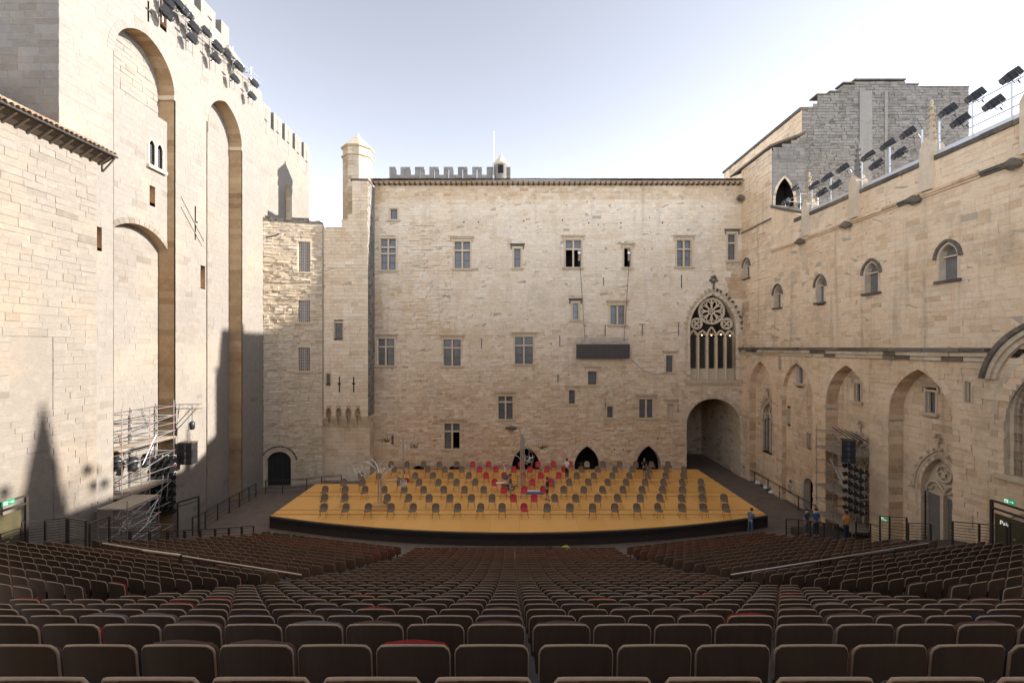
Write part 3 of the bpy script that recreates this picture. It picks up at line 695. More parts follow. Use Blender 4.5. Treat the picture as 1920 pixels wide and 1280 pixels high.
# portal: mouldings, passage behind it
for w_, pr in ((.28,.03),(.5,.10)): arch_ring(main, BW, Arch(portal.u0-(w_-.28), portal.u1+(w_-.28), 0, 5.0, portal.v1+(w_-.28)), .26 if w_ < .3 else .3, M_['trim'], proud=pr, k=13, jambs=(w_ < .3), joint=.02)
reveal(main, BW, portal, 1.4, M_['trim'], 'portal_reveal', k=14)
pas = [(portal.u0-1.2, 22.48, 45.9, 57.0)]
x0, x1, y0, y1 = pas[0]
PF = Frame((x1, 45.9, 0), (0,1,0), (-1,0,0)); masonry(main, PF, 0, 11, 0, 9, M_['back'], [], seed=61, parts=60, wall_name='passage_wall', proud=(.0,.03))
PB = Frame((0, 54, 0), (1,0,0), (0,-1,0)); pd = Arch(18.2, 19.8, 0, 2.6, 3.6)
masonry(main, PB, x0, x1, 0, 9, M_['back'], [pd], seed=62, parts=80, wall_name='passage_wall', proud=(.0,.03)); hole_room(main, PB, 18.1, 19.9, 0.01, 3.7, -.1, 1.5, M_['void'], 'dark_doorway')
PL = Frame((x0, 45.9, 0), (0,1,0), (1,0,0)); pl = Arch(.8, 4.0, 0, 3.0, 5.4)
masonry(main, PL, 0, 11, 0, 9, M_['back'], [pl], seed=63, parts=40, wall_name='passage_wall', proud=(.0,.03))
for k_, w_ in enumerate((0,.3,.6)): arch_ring(main, PL, Arch(pl.u0-w_, pl.u1+w_, 0, 3.0, 5.4+w_), .26, M_['trim'], proud=.04+.1*k_, k=8)
hole_room(main, PL, .7, 4.1, .01, 5.6, -.1, 2, M_['void'], 'dark_doorway')
m = MB(); m.box((x0,45.9,9.0),(x1,57,9.3)); 
for i in range(9):      # vault ribs
    pass
m.build('passage_vault', M_['shade'], main)
m = MB()
for s in (0, 1):
    pts = []
    for i in range(13):
        a = math.pi*i/12; f = i/12; xx = x0+.2+(x1-x0-.4)*f; yy = 46.2+(7.4*f if s else 7.4*(1-f)); pts.append((xx, yy, 4.2+4.4*math.sin(a)))
    m.tube(pts, .16, 6)
m = None
# great traceried window above the portal
for off, pr, wd in ((0,-.22,.14),(.13,-.10,.13),(.25,.03,.14),(.38,.12,.16)):
    arch_ring(main, BW, Arch(logg.u0-off, logg.u1+off, logg.v0, logg.vs, logg.v1+off*1.15), wd, M_['trim'], proud=pr, depth=.3, k=12, joint=.012, name='moulding', tone=.45+.1*((off*10) % 2 > 1))
reveal(main, BW, logg, .8, M_['trim'], 'window_reveal')
m = MB(); frame_box(m, BW, logg.u0-.6, logg.u1+.45, logg.v0-.3, logg.v0-.004, -.9, .28, .25); frame_box(m, BW, logg.u0-.5, logg.u1+.4, logg.v0-.5, logg.v0-.303, 0, .18, .3); m.build('window_sill', M_['trim'], main)
trc = MB(); nT = -.34
def pt(u, v, n=nT): return BW.p(u, v, n)
def ring(m, u, v, r, w, k=20): m.tube([pt(u+r*math.cos(2*math.pi*i/k), v+r*math.sin(2*math.pi*i/k)) for i in range(k+1)], w, 5, cap=False, tone=.55)
um = logg.m; cw = (logg.u1-logg.u0)/5; v_sp = uv(BW,1336,622)[1]
rc = (um, uv(BW,1336,583)[1]); rad = 1.22
ring(trc, *rc, rad, .13, 28); ring(trc, *rc, .30, .09, 14)
for i in range(8):
    a = math.pi/8 + i*math.pi/4; pts = []
    for t in range(9):
        f = t/8; b = a - .36 + .72*f; r = .42 + .62*math.sin(math.pi*f)**.55; 
        pts.append(pt(rc[0]+r*math.cos(b), rc[1]+r*math.sin(b)))
    trc.tube(pts, .075, 5, cap=False, tone=.6)
    trc.tube([pt(rc[0]+.3*math.cos(a+math.pi/8), rc[1]+.3*math.sin(a+math.pi/8)), pt(rc[0]+1.15*math.cos(a+math.pi/8), rc[1]+1.15*math.sin(a+math.pi/8))], .08, 5, tone=.6)
for i in range(4):
    a = i*math.pi/2; ring(trc, rc[0]+.13*math.cos(a), rc[1]+.13*math.sin(a), .12, .03, 8)
vq = uv(BW,1336,606.5)[1]
for s in (-1, 1):
    qx = um + s*1.48; ring(trc, qx, vq, .52, .10, 18)
    for i in range(4):
        a = i*math.pi/2 + math.pi/4*0; ring(trc, qx+.21*math.cos(a), vq+.21*math.sin(a), .2, .06, 10)
for c in range(5):
    a, b = logg.u0+cw*c, logg.u0+cw*(c+1); A = Arch(a, b, 0, v_sp-.55, v_sp+.12 + (.35 if c == 2 else 0))
    trc.tube([pt(u, v) for u, v in A.curve(6)], .095, 5, cap=False, tone=.6)
    for s in (-1, 1): trc.tube([pt(A.m+s*cw*.38, v_sp-.32), pt(A.m+s*cw*.16, v_sp-.22), pt(A.m+s*cw*.12, v_sp-.02)], .045, 5, tone=.5)
trc.build('rose_tracery', M_['trim'], main)
for c in range(1, 5):
    m = MB(); u = logg.u0+cw*c; frame_box(m, BW, u-.12, u+.12, logg.v0, v_sp-.5, -.55, -.24, .55); m.tube([BW.p(u,logg.v0,-.2), BW.p(u,v_sp-.5,-.2)], .08, 6, tone=.6); m.build('mullion', M_['trim'], main)
vgl = uv(BW,1336,691)[1]
for c in range(5):
    m = MB(); a, b = logg.u0+cw*c+(.12 if c else 0), logg.u0+cw*(c+1)-(.12 if c < 4 else 0); frame_box(m, BW, a, b, logg.v0, vgl, -.5, -.42, .4); m.build('parapet_panel', M_['trim'], main)
m = MB(); u0, u1 = logg.u0-2, logg.u1+.1
m.add([BW.p(u0,logg.v0,-.85),BW.p(u1,logg.v0,-.85),BW.p(u1,19,-.85),BW.p(u0,19,-.85),BW.p(u0,logg.v0,-6),BW.p(u1,logg.v0,-6),BW.p(u1,19,-6),BW.p(u0,19,-6)], ((4,5,6,7),(0,1,5,4),(1,2,6,5),(2,3,7,6),(3,0,4,7))); m.build('loggia_room', M_['shade'], main)
# crockets and finial
A = Arch(logg.u0-.52, logg.u1+.52, logg.v0, logg.vs, logg.v1+.62); cv = A.curve(11)
rg = random.Random(3)
def crocket(m, P, s, seed):
    r = random.Random(seed)
    for j in range(4):
        d = Vector((r.uniform(-1,1), r.uniform(-.6,.2), r.uniform(-1,1)))*s*.55
        m.lathe([(.02,-s*.5),(s*.45,-s*.2),(s*.5,s*.15),(.02,s*.5)], c=P+d, n=5, smooth=False, tone=r.uniform(.2,.6))
for i, (u, v) in enumerate(cv):
    if i % 1 == 0 and v < logg.v1+.5:
        m = MB(); crocket(m, BW.p(u, v, .15), .2, i); m.build('crocket', M_['moss'] if u > um else M_['trim'], main)
m = MB(); tp = logg.v1+.62; m.tube([BW.p(um, tp-.1, .14), BW.p(um, tp+.8, .14)], [.12,.06], 6)
for j in range(7): crocket(m, BW.p(um+.26*math.cos(j*math.pi/3) if j < 6 else um, tp+.85+(.24*math.sin(j*math.pi/3) if j < 6 else .3), .14), .19, 40+j)
m.build('finial', M_['moss'], main)

# ================================================================== crenellated keep behind the roof
KY = 60.0; keep = site('crenellated_keep', 'grey crenellated keep rising behind the tiled roof', 'tower')
KF = Frame((0, KY, 0), (1,0,0), (0,-1,0)); kz = lambda py: on_y(0, py, KY).z; kx = lambda px: on_y(px, 0, KY).x
mer = [(730,742),(751,769),(778,795.5),(805,822.5),(832,849.7),(858.5,876),(885.5,903),(912.5,957)]
gp = [Rect(kx(a[1]), kx(b[0]), kz(327.7), kz(300)) for a, b in zip(mer, mer[1:])]
slk = [Rect(kx((a+b)/2)-.07, kx((a+b)/2)+.07, kz(337), kz(319)) for a, b in mer[1:]]
masonry(keep, KF, kx(730), kx(957), 28, kz(313), M_['grey'], gp + slk, ch=(.3,.4), sl=(.5,.9), seed=71, parts=150, mortar=M_['mortarg'])
m = MB()
for a, b in mer: 
    for (p, q) in ((kx(a), kx((a+b)/2)-.075), (kx((a+b)/2)+.075, kx(b))) if a > 740 else ((kx(a), kx(b)),): m.box((p, KY+.01, kz(327.7)-.0), (q, KY+.5, kz(313)-.004))
for (p, q) in zip([kx(730)] + [r.u1 for r in slk], [r.u0 for r in slk] + [kx(957)]): m.box((p+.003, KY+.01, 26), (q-.003, KY+.5, kz(327.7)-.003))
m.build('keep_backs', M_['grey'], keep)
cote = empty('bell_turret', (kx(939), KY+.6, kz(338)), label='small round bell turret with a conical stone cap on the keep', cat='turret')
zz = lambda py: kz(py)-kz(338)
m = MB(); m.lathe([(1.0,-2),(1.0,zz(308))], n=16); m.build('drum', M_['grey'], cote)
m = MB(); m.lathe([(1.0,zz(309)),(1.12,zz(308)),(1.12,zz(305)),(.75,zz(300)),(.4,zz(294)),(.16,zz(288)),(.1,zz(286)),(.13,zz(285)),(.02,zz(283.5))], n=16); m.build('conical_cap', M_['wing'], cote)
m = MB(); m.box((-.35,-1.2,zz(326)),(.35,-.85,zz(312))); m.build('bell_opening', M_['void'], cote)
m = MB(); m.tube([(kx(925.5), KY-.2, kz(330)), (kx(925.5), KY-.2, kz(249))], .06, 5); m.box((kx(925.5)-.12,KY-.3,kz(330)-2),(kx(925.5)+.12,KY-.1,kz(330))); tag(m.build('lightning_rod', M_['steel']), 'thin lightning rod standing beside the bell turret', 'rod')
# ================================================================== the wing along the other side
RX = 22.5; RW = Frame((RX,0,0), (0,1,0), (-1,0,0))
right = site('chapel_wing', 'ochre stone wing with pointed wall arches, string course and parapet', 'building')
def rY(px): return RX*F/(px-CX)
arcs = [Arch(39.3,43.1,0,8.65,11.4), Arch(34.0,37.9,0,8.7,11.4), Arch(28.6,32.6,0,8.6,11.45), Arch(23.2,27.15,0,8.65,11.45)]
deps = [.6,.35,.85,.85]
uw = []
for a, b, c, d in ((1396,1406,488,521),(1453,1465,538,576),(1532,1546,520,566),(1623,1648,492.5,548),(1762,1797,458,524)):
    u0, u1, v0, v1 = rect_px(RW, a, b, c, d); uw.append(Arch(u0, u1, v0, v0+(v1-v0)*.62, v1))
bigw = Arch(15.6, 20.75, 6.9, 9.0, 12.6)            # the great window at the picture's edge
gate = Arch(16.0, 21.0, 0, 3.4, 5.35)
r1 = Rect(*rect_px(RW, 1811, 1822.5, 715, 753)); r2 = Rect(*rect_px(RW, 1461, 1466, 673, 690))
ZC, ZP = 21.0, 22.6
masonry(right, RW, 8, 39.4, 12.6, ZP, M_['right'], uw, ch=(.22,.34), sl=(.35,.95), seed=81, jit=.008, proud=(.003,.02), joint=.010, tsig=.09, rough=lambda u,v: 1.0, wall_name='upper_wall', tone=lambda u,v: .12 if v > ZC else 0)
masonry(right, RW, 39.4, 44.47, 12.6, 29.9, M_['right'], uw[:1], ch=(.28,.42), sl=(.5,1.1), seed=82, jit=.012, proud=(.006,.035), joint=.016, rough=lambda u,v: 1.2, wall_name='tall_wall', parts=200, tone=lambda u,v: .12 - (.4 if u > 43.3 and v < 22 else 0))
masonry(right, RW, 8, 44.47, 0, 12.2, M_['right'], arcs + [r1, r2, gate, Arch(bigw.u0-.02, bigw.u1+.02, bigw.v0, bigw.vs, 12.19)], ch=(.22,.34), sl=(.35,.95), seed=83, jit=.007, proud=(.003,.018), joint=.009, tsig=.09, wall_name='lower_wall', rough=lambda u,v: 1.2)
for q in (r1, r2): window(right, RW, q.u0, q.u1, q.v0, q.v1, hood=False, sill=False, surround=.09, depth=.35, mat=M_['trim'], bars=False)
for i, (a, d) in enumerate(zip(arcs, deps)):
    reveal(right, RW, a, d, M_['right'], 'arch_reveal', k=12, tone=.30)
    arch_ring(right, RW, a, .45, M_['right'], proud=.03, jambs=False, k=11, joint=.02, tone=.6)
    IF = Frame((RX+d, 0, 0), (0,1,0), (-1,0,0)); ops = []; W = []
    if i == 0: gw = Arch(*[x for x in (40.0, 41.9)], 3.2, 6.2, 7.6); ops = [gw]
    if i == 1:
        W = [rect_px(IF, 1494.6,1507,680,718), rect_px(IF,1477,1482.5,768,795), rect_px(IF,1514,1521.6,811.6,841), rect_px(IF,1480,1484.5,908,923)]
        dr = Arch(34.35, 35.6, 0, 1.9, 2.6); ops = [dr]
    if i == 2: W = [rect_px(IF,1603,1615,718,751.7)]; gw = Arch(29.2, 31.6, 0.2, 4.6, 6.4); ops = [gw]
    if i == 3: W = [rect_px(IF,1737,1755.6,734,773)]; gw = Arch(23.75, 25.95, 0.2, 4.7, 6.6); ops = [gw]
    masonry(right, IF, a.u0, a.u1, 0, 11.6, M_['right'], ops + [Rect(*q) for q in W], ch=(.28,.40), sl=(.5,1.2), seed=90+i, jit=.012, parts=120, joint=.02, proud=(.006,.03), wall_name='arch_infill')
    for j, q in enumerate(W): window(right, IF, *q, hood=(i > 1), sill=(j == 0), surround=.10, depth=.3, bars=(i > 1), lattice=True)
    if i == 1:
        arch_ring(right, IF, dr, .3, M_['trim'], proud=.05, k=7); reveal(right, IF, dr, .5, M_['trim'], 'door_reveal'); hole_room(right, IF, dr.u0-.1, dr.u1+.1, .01, 2.7, -.5, 2, M_['void'], 'dark_doorway')
    else:   # gothic windows: nested mouldings, two lights, roundel
        for off, pr, wd in ((0,-.18,.12),(.11,-.06,.12),(.22,.05,.12),(.34,.13,.12)):
            arch_ring(right, IF, Arch(gw.u0-off, gw.u1+off, gw.v0, gw.vs, gw.v1+off*1.2), wd, M_['trim'], proud=pr, depth=.25, k=9, joint=.01, name='moulding', tone=.45+.08*((off*9) % 2 > 1), jambs=(off < .3))
        reveal(right, IF, gw, .5, M_['trim'], 'window_reveal')
        o_ = gw.outline(8); m = MB(); m.add([IF.p(u, v, -.42) for u, v in o_], [tuple(range(len(o_)))]); m.build('pane', M_['glass'], right)
        m = MB(); vs2 = gw.vs - .1; hw = gw.w/2
        frame_box(m, IF, gw.m-.09, gw.m+.09, gw.v0, vs2, -.4, -.12, .55); m.build('mullion', M_['trim'], right)
        m = MB()
        for s in (-1, 1):
            A = Arch(gw.m+(s-1)*hw/2, gw.m+(s+1)*hw/2, 0, vs2-.05, vs2+hw*.55); m.tube([IF.p(u,v,-.25) for u,v in A.curve(6)], .07, 5, cap=False)
            for t in (-1, 1): m.tube([IF.p(A.m+t*hw*.4, vs2+.1, -.27), IF.p(A.m+t*hw*.14, vs2+.16,-.27), IF.p(A.m+t*hw*.1, vs2+.34,-.27)], .045, 5)
        rc_ = (gw.m, gw.vs + (gw.v1-gw.vs)*.55); rr_ = gw.w*.2
        m.tube([IF.p(rc_[0]+rr_*math.cos(2*math.pi*j/18), rc_[1]+rr_*math.sin(2*math.pi*j/18), -.25) for j in range(19)], .07, 5, cap=False)
        for j in range(3):
            b = math.pi/2+j*2*math.pi/3
            m.tube([IF.p(rc_[0]+rr_*.5*math.cos(b)+rr_*.42*math.cos(2*math.pi*t/8), rc_[1]+rr_*.5*math.sin(b)+rr_*.42*math.sin(2*math.pi*t/8), -.27) for t in range(9)], .04, 5, cap=False)
        m.build('tracery', M_['trim'], right)
        if i != 0:   # lower half of each light is a leaded lattice, head is blind stone
            m = MB(); m2 = MB()
            o2 = [(u, v) for u, v in gw.curve(8) ]; o2 = [(gw.u0, vs2-.15)] + o2 + [(gw.u1, vs2-.15)]
            m2.add([IF.p(u, v, -.36) for u, v in o2], [tuple(range(len(o2)))]); m2.build('blind_head', M_['trim'], right)
            for s in (0, 1):
                a0 = gw.u0 + .06 + s*(hw+.04); b0 = a0 + hw - .16; top_ = vs2 - .15
                for j in range(-30, 60):
                    for sg in (1, -1):
                        x_a = a0 + j*.18; y_a = gw.v0; ln = top_ - gw.v0
                        # clip a slanted bar to the light
                        t0, t1 = 0.0, ln
                        if sg > 0: t0, t1 = max(0, a0-x_a), min(ln, b0-x_a)
                        else: t0, t1 = max(0, x_a-b0), min(ln, x_a-a0)
                        if t1 - t0 > .06: m.bar(IF.p(x_a+sg*t0, y_a+t0, -.39), IF.p(x_a+sg*t1, y_a+t1, -.39), .022, .02)
                for hz in range(1, 5): m.bar(IF.p(a0, gw.v0+(top_-gw.v0)*hz/5, -.37), IF.p(b0, gw.v0+(top_-gw.v0)*hz/5, -.37), .035, .03)
            m.build('lattice', M_['wframe'], right)
        A = Arch(gw.u0-.5, gw.u1+.5, gw.v0, gw.vs, gw.v1+.6)
        for j, (u, v) in enumerate(A.curve(6)):
            if v < gw.v1+.55: m = MB(); crocket(m, IF.p(u, v, .14), .13, j+i*50); m.build('crocket', M_['trim'], right)
        m = MB(); tp = gw.v1+.55; m.tube([IF.p(gw.m, tp-.1,.12), IF.p(gw.m, tp+.55,.12)], [.1,.05], 6)
        for j in range(6): crocket(m, IF.p(gw.m+.16*math.cos(j*math.pi/3), tp+.6+.17*math.sin(j*math.pi/3), .12), .12, 70+j)
        m.build('finial', M_['trim'], right)
    m = MB(); frame_box(m, RW, a.u1-.1, a.u1+.12, a.vs-.28, a.vs-.02, -d+.03, .12, .4); m.build('impost', M_['trim'], right)
for a in uw:   # small pointed windows with hood moulds
    reveal(right, RW, a, .35, M_['trim'], 'window_reveal', closed=True, k=5)
    o_ = a.outline(6); m = MB(); m.add([RW.p(u, v, -.33) for u, v in o_], [tuple(range(len(o_)))]); m.build('pane', M_['glass'], right)
    arch_ring(right, RW, a, .12, M_['trim'], proud=.06, k=5, joint=.008, name='moulding'); arch_ring(right, RW, Arch(a.u0-.13,a.u1+.13,a.v0,a.vs,a.v1+.15), .13, M_['moss'], proud=.16, k=5, jambs=False, joint=.008, name='hood_mould')
    m = MB(); frame_box(m, RW, a.u0-.2, a.u1+.2, a.v0-.16, a.v0-.01, -.3, .16, .3); m.build('sill', M_['moss'], right)
    m = MB(); frame_box(m, RW, a.u0, a.u1, a.vs+.05, a.vs+.13, -.3, -.15, .5); m.build('transom', M_['trim'], right)
# string course: weathered top, two mouldings; it climbs over the great window
for k_, (z0, z1, d, mt) in enumerate(((12.45,12.66,.42,'moss'),(12.22,12.448,.30,'trim'),(11.98,12.218,.17,'trim'))):
    rg = random.Random(k_)
    u = 21.3
    while u < 44.4:
        l = min(rg.uniform(.7,1.3), 44.45-u); m = MB(); frame_box(m, RW, u, u+l-.015, z0+rg.uniform(-.01,.01), z1+rg.uniform(-.02,.0), -.02, d+rg.uniform(-.04,.03), rg.uniform(.2,.8)); m.build('string_course', M_[mt] if rg.random() > .2 else M_['moss'], right); u += l
    A = Arch(bigw.u0-.55+.14*k_, bigw.u1+.55-.14*k_, 11, 12.0, 13.75-.2*k_) if False else Arch(bigw.u0-.62+.17*k_, bigw.u1+.62-.17*k_, 8, 11.2, 13.85-.22*k_)
    arch_ring(right, RW, A, .2, M_[mt], proud=d, k=14, jambs=False, joint=.012, name='hood_arch')
for off, pr in ((0,-.5),(.16,-.34),(.32,-.18),(.48,-.02),(.8,.04)):
    arch_ring(right, RW, Arch(bigw.u0+.5-off, bigw.u1-.5+off, bigw.v0, 9.6, 12.1+off*.9), .17 if off < .7 else .3, M_['trim'], proud=pr, depth=.2, k=14, joint=.01, name='moulding', tone=.4+.15*((off*6) % 2 > 1))
m = MB(); frame_box(m, RW, bigw.u0-.3, bigw.u1+.3, bigw.v0-.22, bigw.v0-.002, -.8, .2, .4); m.build('window_sill', M_['trim'], right)
m = MB()
for s in range(4): m.tube([RW.p(bigw.u0+.5+s*1.4, bigw.v0, -.45), RW.p(bigw.u0+.5+s*1.4, 9.7, -.45)], .1, 8)
m.build('colonnette', M_['trim'], right)
hole_room(right, RW, bigw.u0, bigw.u1, bigw.v0, 12.2, -.75, 2, M_['void'], 'dark_room')
# gate arch
arch_ring(right, RW, gate, .4, M_['trim'], proud=.08, k=11); arch_ring(right, RW, Arch(gate.u0-.4,gate.u1+.4,0,3.4,5.75), .22, M_['right'], proud=.14, k=11, jambs=False)
reveal(right, RW, gate, 1.0, M_['trim'], 'gate_reveal'); hole_room(right, RW, gate.u0-.1, gate.u1+.1, .01, 5.5, -1.0, 3, M_['void'], 'gate_passage')
# upper cornice with gargoyles, coping, pinnacles
rg = random.Random(8); u = 10.0
while u < 39.3:
    l = min(rg.uniform(.8,1.5), 39.4-u); m = MB(); frame_box(m, RW, u, u+l-.012, ZC-.08, ZC+.07, -.02, .18+rg.uniform(-.03,.03), rg.uniform(.1,.6)); frame_box(m, RW, u, u+l-.012, ZC-.19, ZC-.082, -.02, .10, .4); m.build('cornice', M_['moss'] if rg.random() < .2 else M_['right'], right)
    if u < 35.3: m = MB(); frame_box(m, RW, u, u+l-.012, ZP, ZP+.24+rg.uniform(-.02,.02), -.8, .1+rg.uniform(-.02,.02), rg.uniform(.1,.6)); m.build('coping', M_['moss'], right)
    u += l
m = MB(); q = [(39.4,ZP),(39.4,24.7),(35.2,ZP+.25),(35.2,ZP)]
m.prism([RW.p(u,v,.0) for u,v in q], None, Vector((.8,0,0))); m.build('sloped_parapet', M_['right'], right)
m = MB(); m.add([RW.p(39.4,24.72,.12), RW.p(35.0,ZP+.28,.12), RW.p(35.0,ZP+.28,-.9), RW.p(39.4,24.72,-.9), RW.p(39.4,24.95,.12), RW.p(35.0,ZP+.5,.12), RW.p(35.0,ZP+.5,-.9), RW.p(39.4,24.95,-.9)], ((4,5,6,7),(0,1,5,4),(1,2,6,5),(0,3,7,4))); m.build('sloped_coping', M_['moss'], right)
for px, py in ((1912,290),(1724,372),(1595,424),(1508,455)):
    u, v = uv(RW, px, py); m = MB(); P = RW.p(u, ZC-.2, .35); m.lathe([(.05,-.3),(.26,-.12),(.3,.1),(.08,.25)], c=P, n=6, smooth=False); m.tube([RW.p(u,ZC-.15,0), RW.p(u,ZC-.3,.75)], [.22,.1], 6); m.build('gargoyle', M_['moss'], right)
for i, u in enumerate((34.6, 29.7, 24.5, 19.6)):
    m = MB(); frame_box(m, RW, u-.33, u+.33, ZC+.1, 23.4, -.5, .28, .6); m.prism([RW.p(u-.33,23.4,.28), RW.p(u+.33,23.4,.28), RW.p(u,23.95,.28)], None, Vector((.78,0,0)), .5); m.build('pinnacle_base', M_['trim'], right)
    m = MB(); P = RW.p(u, 23.5, -.1); m.lathe([(.24,0),(.22,.2),(.14,1.2),(.06,2.2),(.1,2.35),(.02,2.5)], c=P, n=8, smooth=False, tone=.4)
    for j in range(6):
        for s in range(4): crocket(m, P + Vector((math.cos(s*math.pi/2)*(.27-.032*j), math.sin(s*math.pi/2)*(.27-.032*j), .35+j*.33)), .11, j*4+s)
    m.build('pinnacle', M_['grey'] if i % 2 else M_['wing'], right)
m = MB(); m.box((RX+.02, -10, 0), (36, 7.99, 22.6)); m.box((RX+1.9, 8, 0), (36, 44.4, 11.9)); m.box((RX+.9, 8, 12.3), (36, 39.38, 22.2)); m.box((RX+.05, 8, ZC), (RX+.8, 35.2, ZP-.01)); m.box((RX+.85,8,11.95),(36,44.4,12.25)); m.box((RX+.5, 41.3, 12.3), (25.2, 44.4, 29.5)); m.box((RX+2.1, 39.45, 12.3), (25.2, 41.29, 29.5)); m.box((25.21, 39.45, 12.3), (36, 40.4, 22.2)); m.build('wing_core', M_['right'], right)
# tall end block: roof edge and face to the audience
EFB = Frame((RX, 39.4, 0), (1,0,0), (0,-1,0)); ta = Arch(.3, 1.9, 22, 25.4, 27.3)
masonry(right, EFB, 0, 2.85, 22.2, 31.2, M_['grey'], [Above([(0,29.9),(2.85,31.0)]), ta], ch=(.26,.36), sl=(.4,.9), seed=95, parts=60, mortar=M_['mortarg'], wall_name='block_face')
hole_room(right, EFB, .2, 2.0, 22.2, 27.4, -.1, 1.5, M_['void'], 'roof_door'); arch_ring(right, EFB, ta, .22, M_['trim'], proud=.04, k=7)
m = MB(); m.add([(RX-.25,39.2,29.95),(RX-.25,46.5,29.95),(RX+2.9,46.5,31.15),(RX+2.9,39.2,31.15),(RX-.25,39.2,30.12),(RX-.25,46.5,30.12),(RX+2.9,46.5,31.32),(RX+2.9,39.2,31.32)], ((0,1,2,3),(4,5,6,7),(0,1,5,4),(1,2,6,5),(2,3,7,6),(3,0,4,7))); m.build('block_roof', M_['moss'], right)
m = MB(); frame_box(m, RW, 39.4, 44.5, 23.7, 23.85, 0, .12, .4); m.build('band_course', M_['moss'], right)
# ------------------------------------------------------------------ grey gabled hall behind
hall = site('gabled_hall', 'tall dark grey stone hall with a stepped gable behind the spotlights', 'building')
HY = 40.5; HF = Frame((0, HY, 0), (1,0,0), (0,-1,0)); hp = lambda px, py: uv(HF, px, py)
pr = [(1504,206),(1513,206),(1515,200),(1531,190),(1531,178),(1555,178),(1555,172.5),(1576,172.5),(1580,156),(1602,155),(1602,150),(1698,149),(1698,159),(1722,159),(1722,164),(1816,164)]
tp_ = []; 
for i, (x, y) in enumerate(pr):
    u, v = hp(x, y); tp_.append((u + i*.0005, v))
hx0, hx1 = tp_[0][0], tp_[-1][0]
masonry(hall, HF, hx0, hx1, 20, 36.6, M_['grey'], [Above(tp_)], ch=(.2,.3), sl=(.3,.8), seed=101, jit=.022, proud=(.0,.06), mortar=M_['mortarg'], joint=.03)
for x, wd, yb in ((1622,.55,250),(1660,.12,230)):
    u, v = hp(x, 165); m = MB(); frame_box(m, HF, u-wd, u+wd, 21, v-.3, 0, .12, .75); m.build('pilaster_strip', M_['grey'], hall)
for (a, va), (b, vb) in zip(tp_, tp_[1:]):
    if b - a > .2 and abs(va-vb) < .2: m = MB(); frame_box(m, HF, a-.01, b+.01, min(va,vb)-.02, min(va,vb)+.09, -1.0, .06, .3); m.build('gable_coping', M_['moss'], hall)
HL = Frame((hx0, HY, 0), (0,1,0), (-1,0,0)); hz = tp_[0][1]
masonry(hall, HL, 0, 15, 26, hz, M_['right'], [], seed=102, parts=60, wall_name='side_wall', mortar=M_['mortar'])
m = MB(); frame_box(m, HL, 0, 15, hz, hz+.25, -1, .18, .3); m.build('side_coping', M_['moss'], hall)
m = MB(); m.box((hx0+.02, HY+.03, 0), (hx1, HY+15, hz-.02)); m.box((hp(1580,0)[0], HY+.03, hz-.1), (hp(1722,0)[0], HY+1, hp(0,160)[1])); m.box((hp(1722,0)[0]+.01, HY+.03, hz-.1), (hx1, HY+1, hp(0,165)[1])); m.build('hall_core', M_['grey'], hall)
# gate turret of the west front: stands outside the picture, its shadow falls on the annex
gt = empty('gate_turret', (30.5, 24.4, 22), label='pointed gate turret on the west front', cat='turret')
m = MB(); m.lathe([(1.35,0),(1.35,3.6),(1.5,3.7),(1.5,3.9)], n=12); m.build('turret_drum', M_['right'], gt)
m = MB(); m.lathe([(1.3,3.9),(.9,5.8),(.45,8.1),(.16,9.5),(.03,10.0)], n=12); m.build('turret_spire', M_['grey'], gt)

# unseen wing closing the court: added to shade near seats, height set for light
rear = site('unseen_audience_wing', 'unseen plain stone wing behind the audience, added to shade the near seats', 'building')
REF = Frame((0, -4.0, 0), (1,0,0), (0,1,0))
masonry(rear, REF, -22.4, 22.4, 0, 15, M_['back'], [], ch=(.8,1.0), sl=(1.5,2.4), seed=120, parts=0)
m = MB(); m.box((-22.4,-9,0),(22.4,-4.05,14.9)); m.build('wing_core', M_['back'], rear)
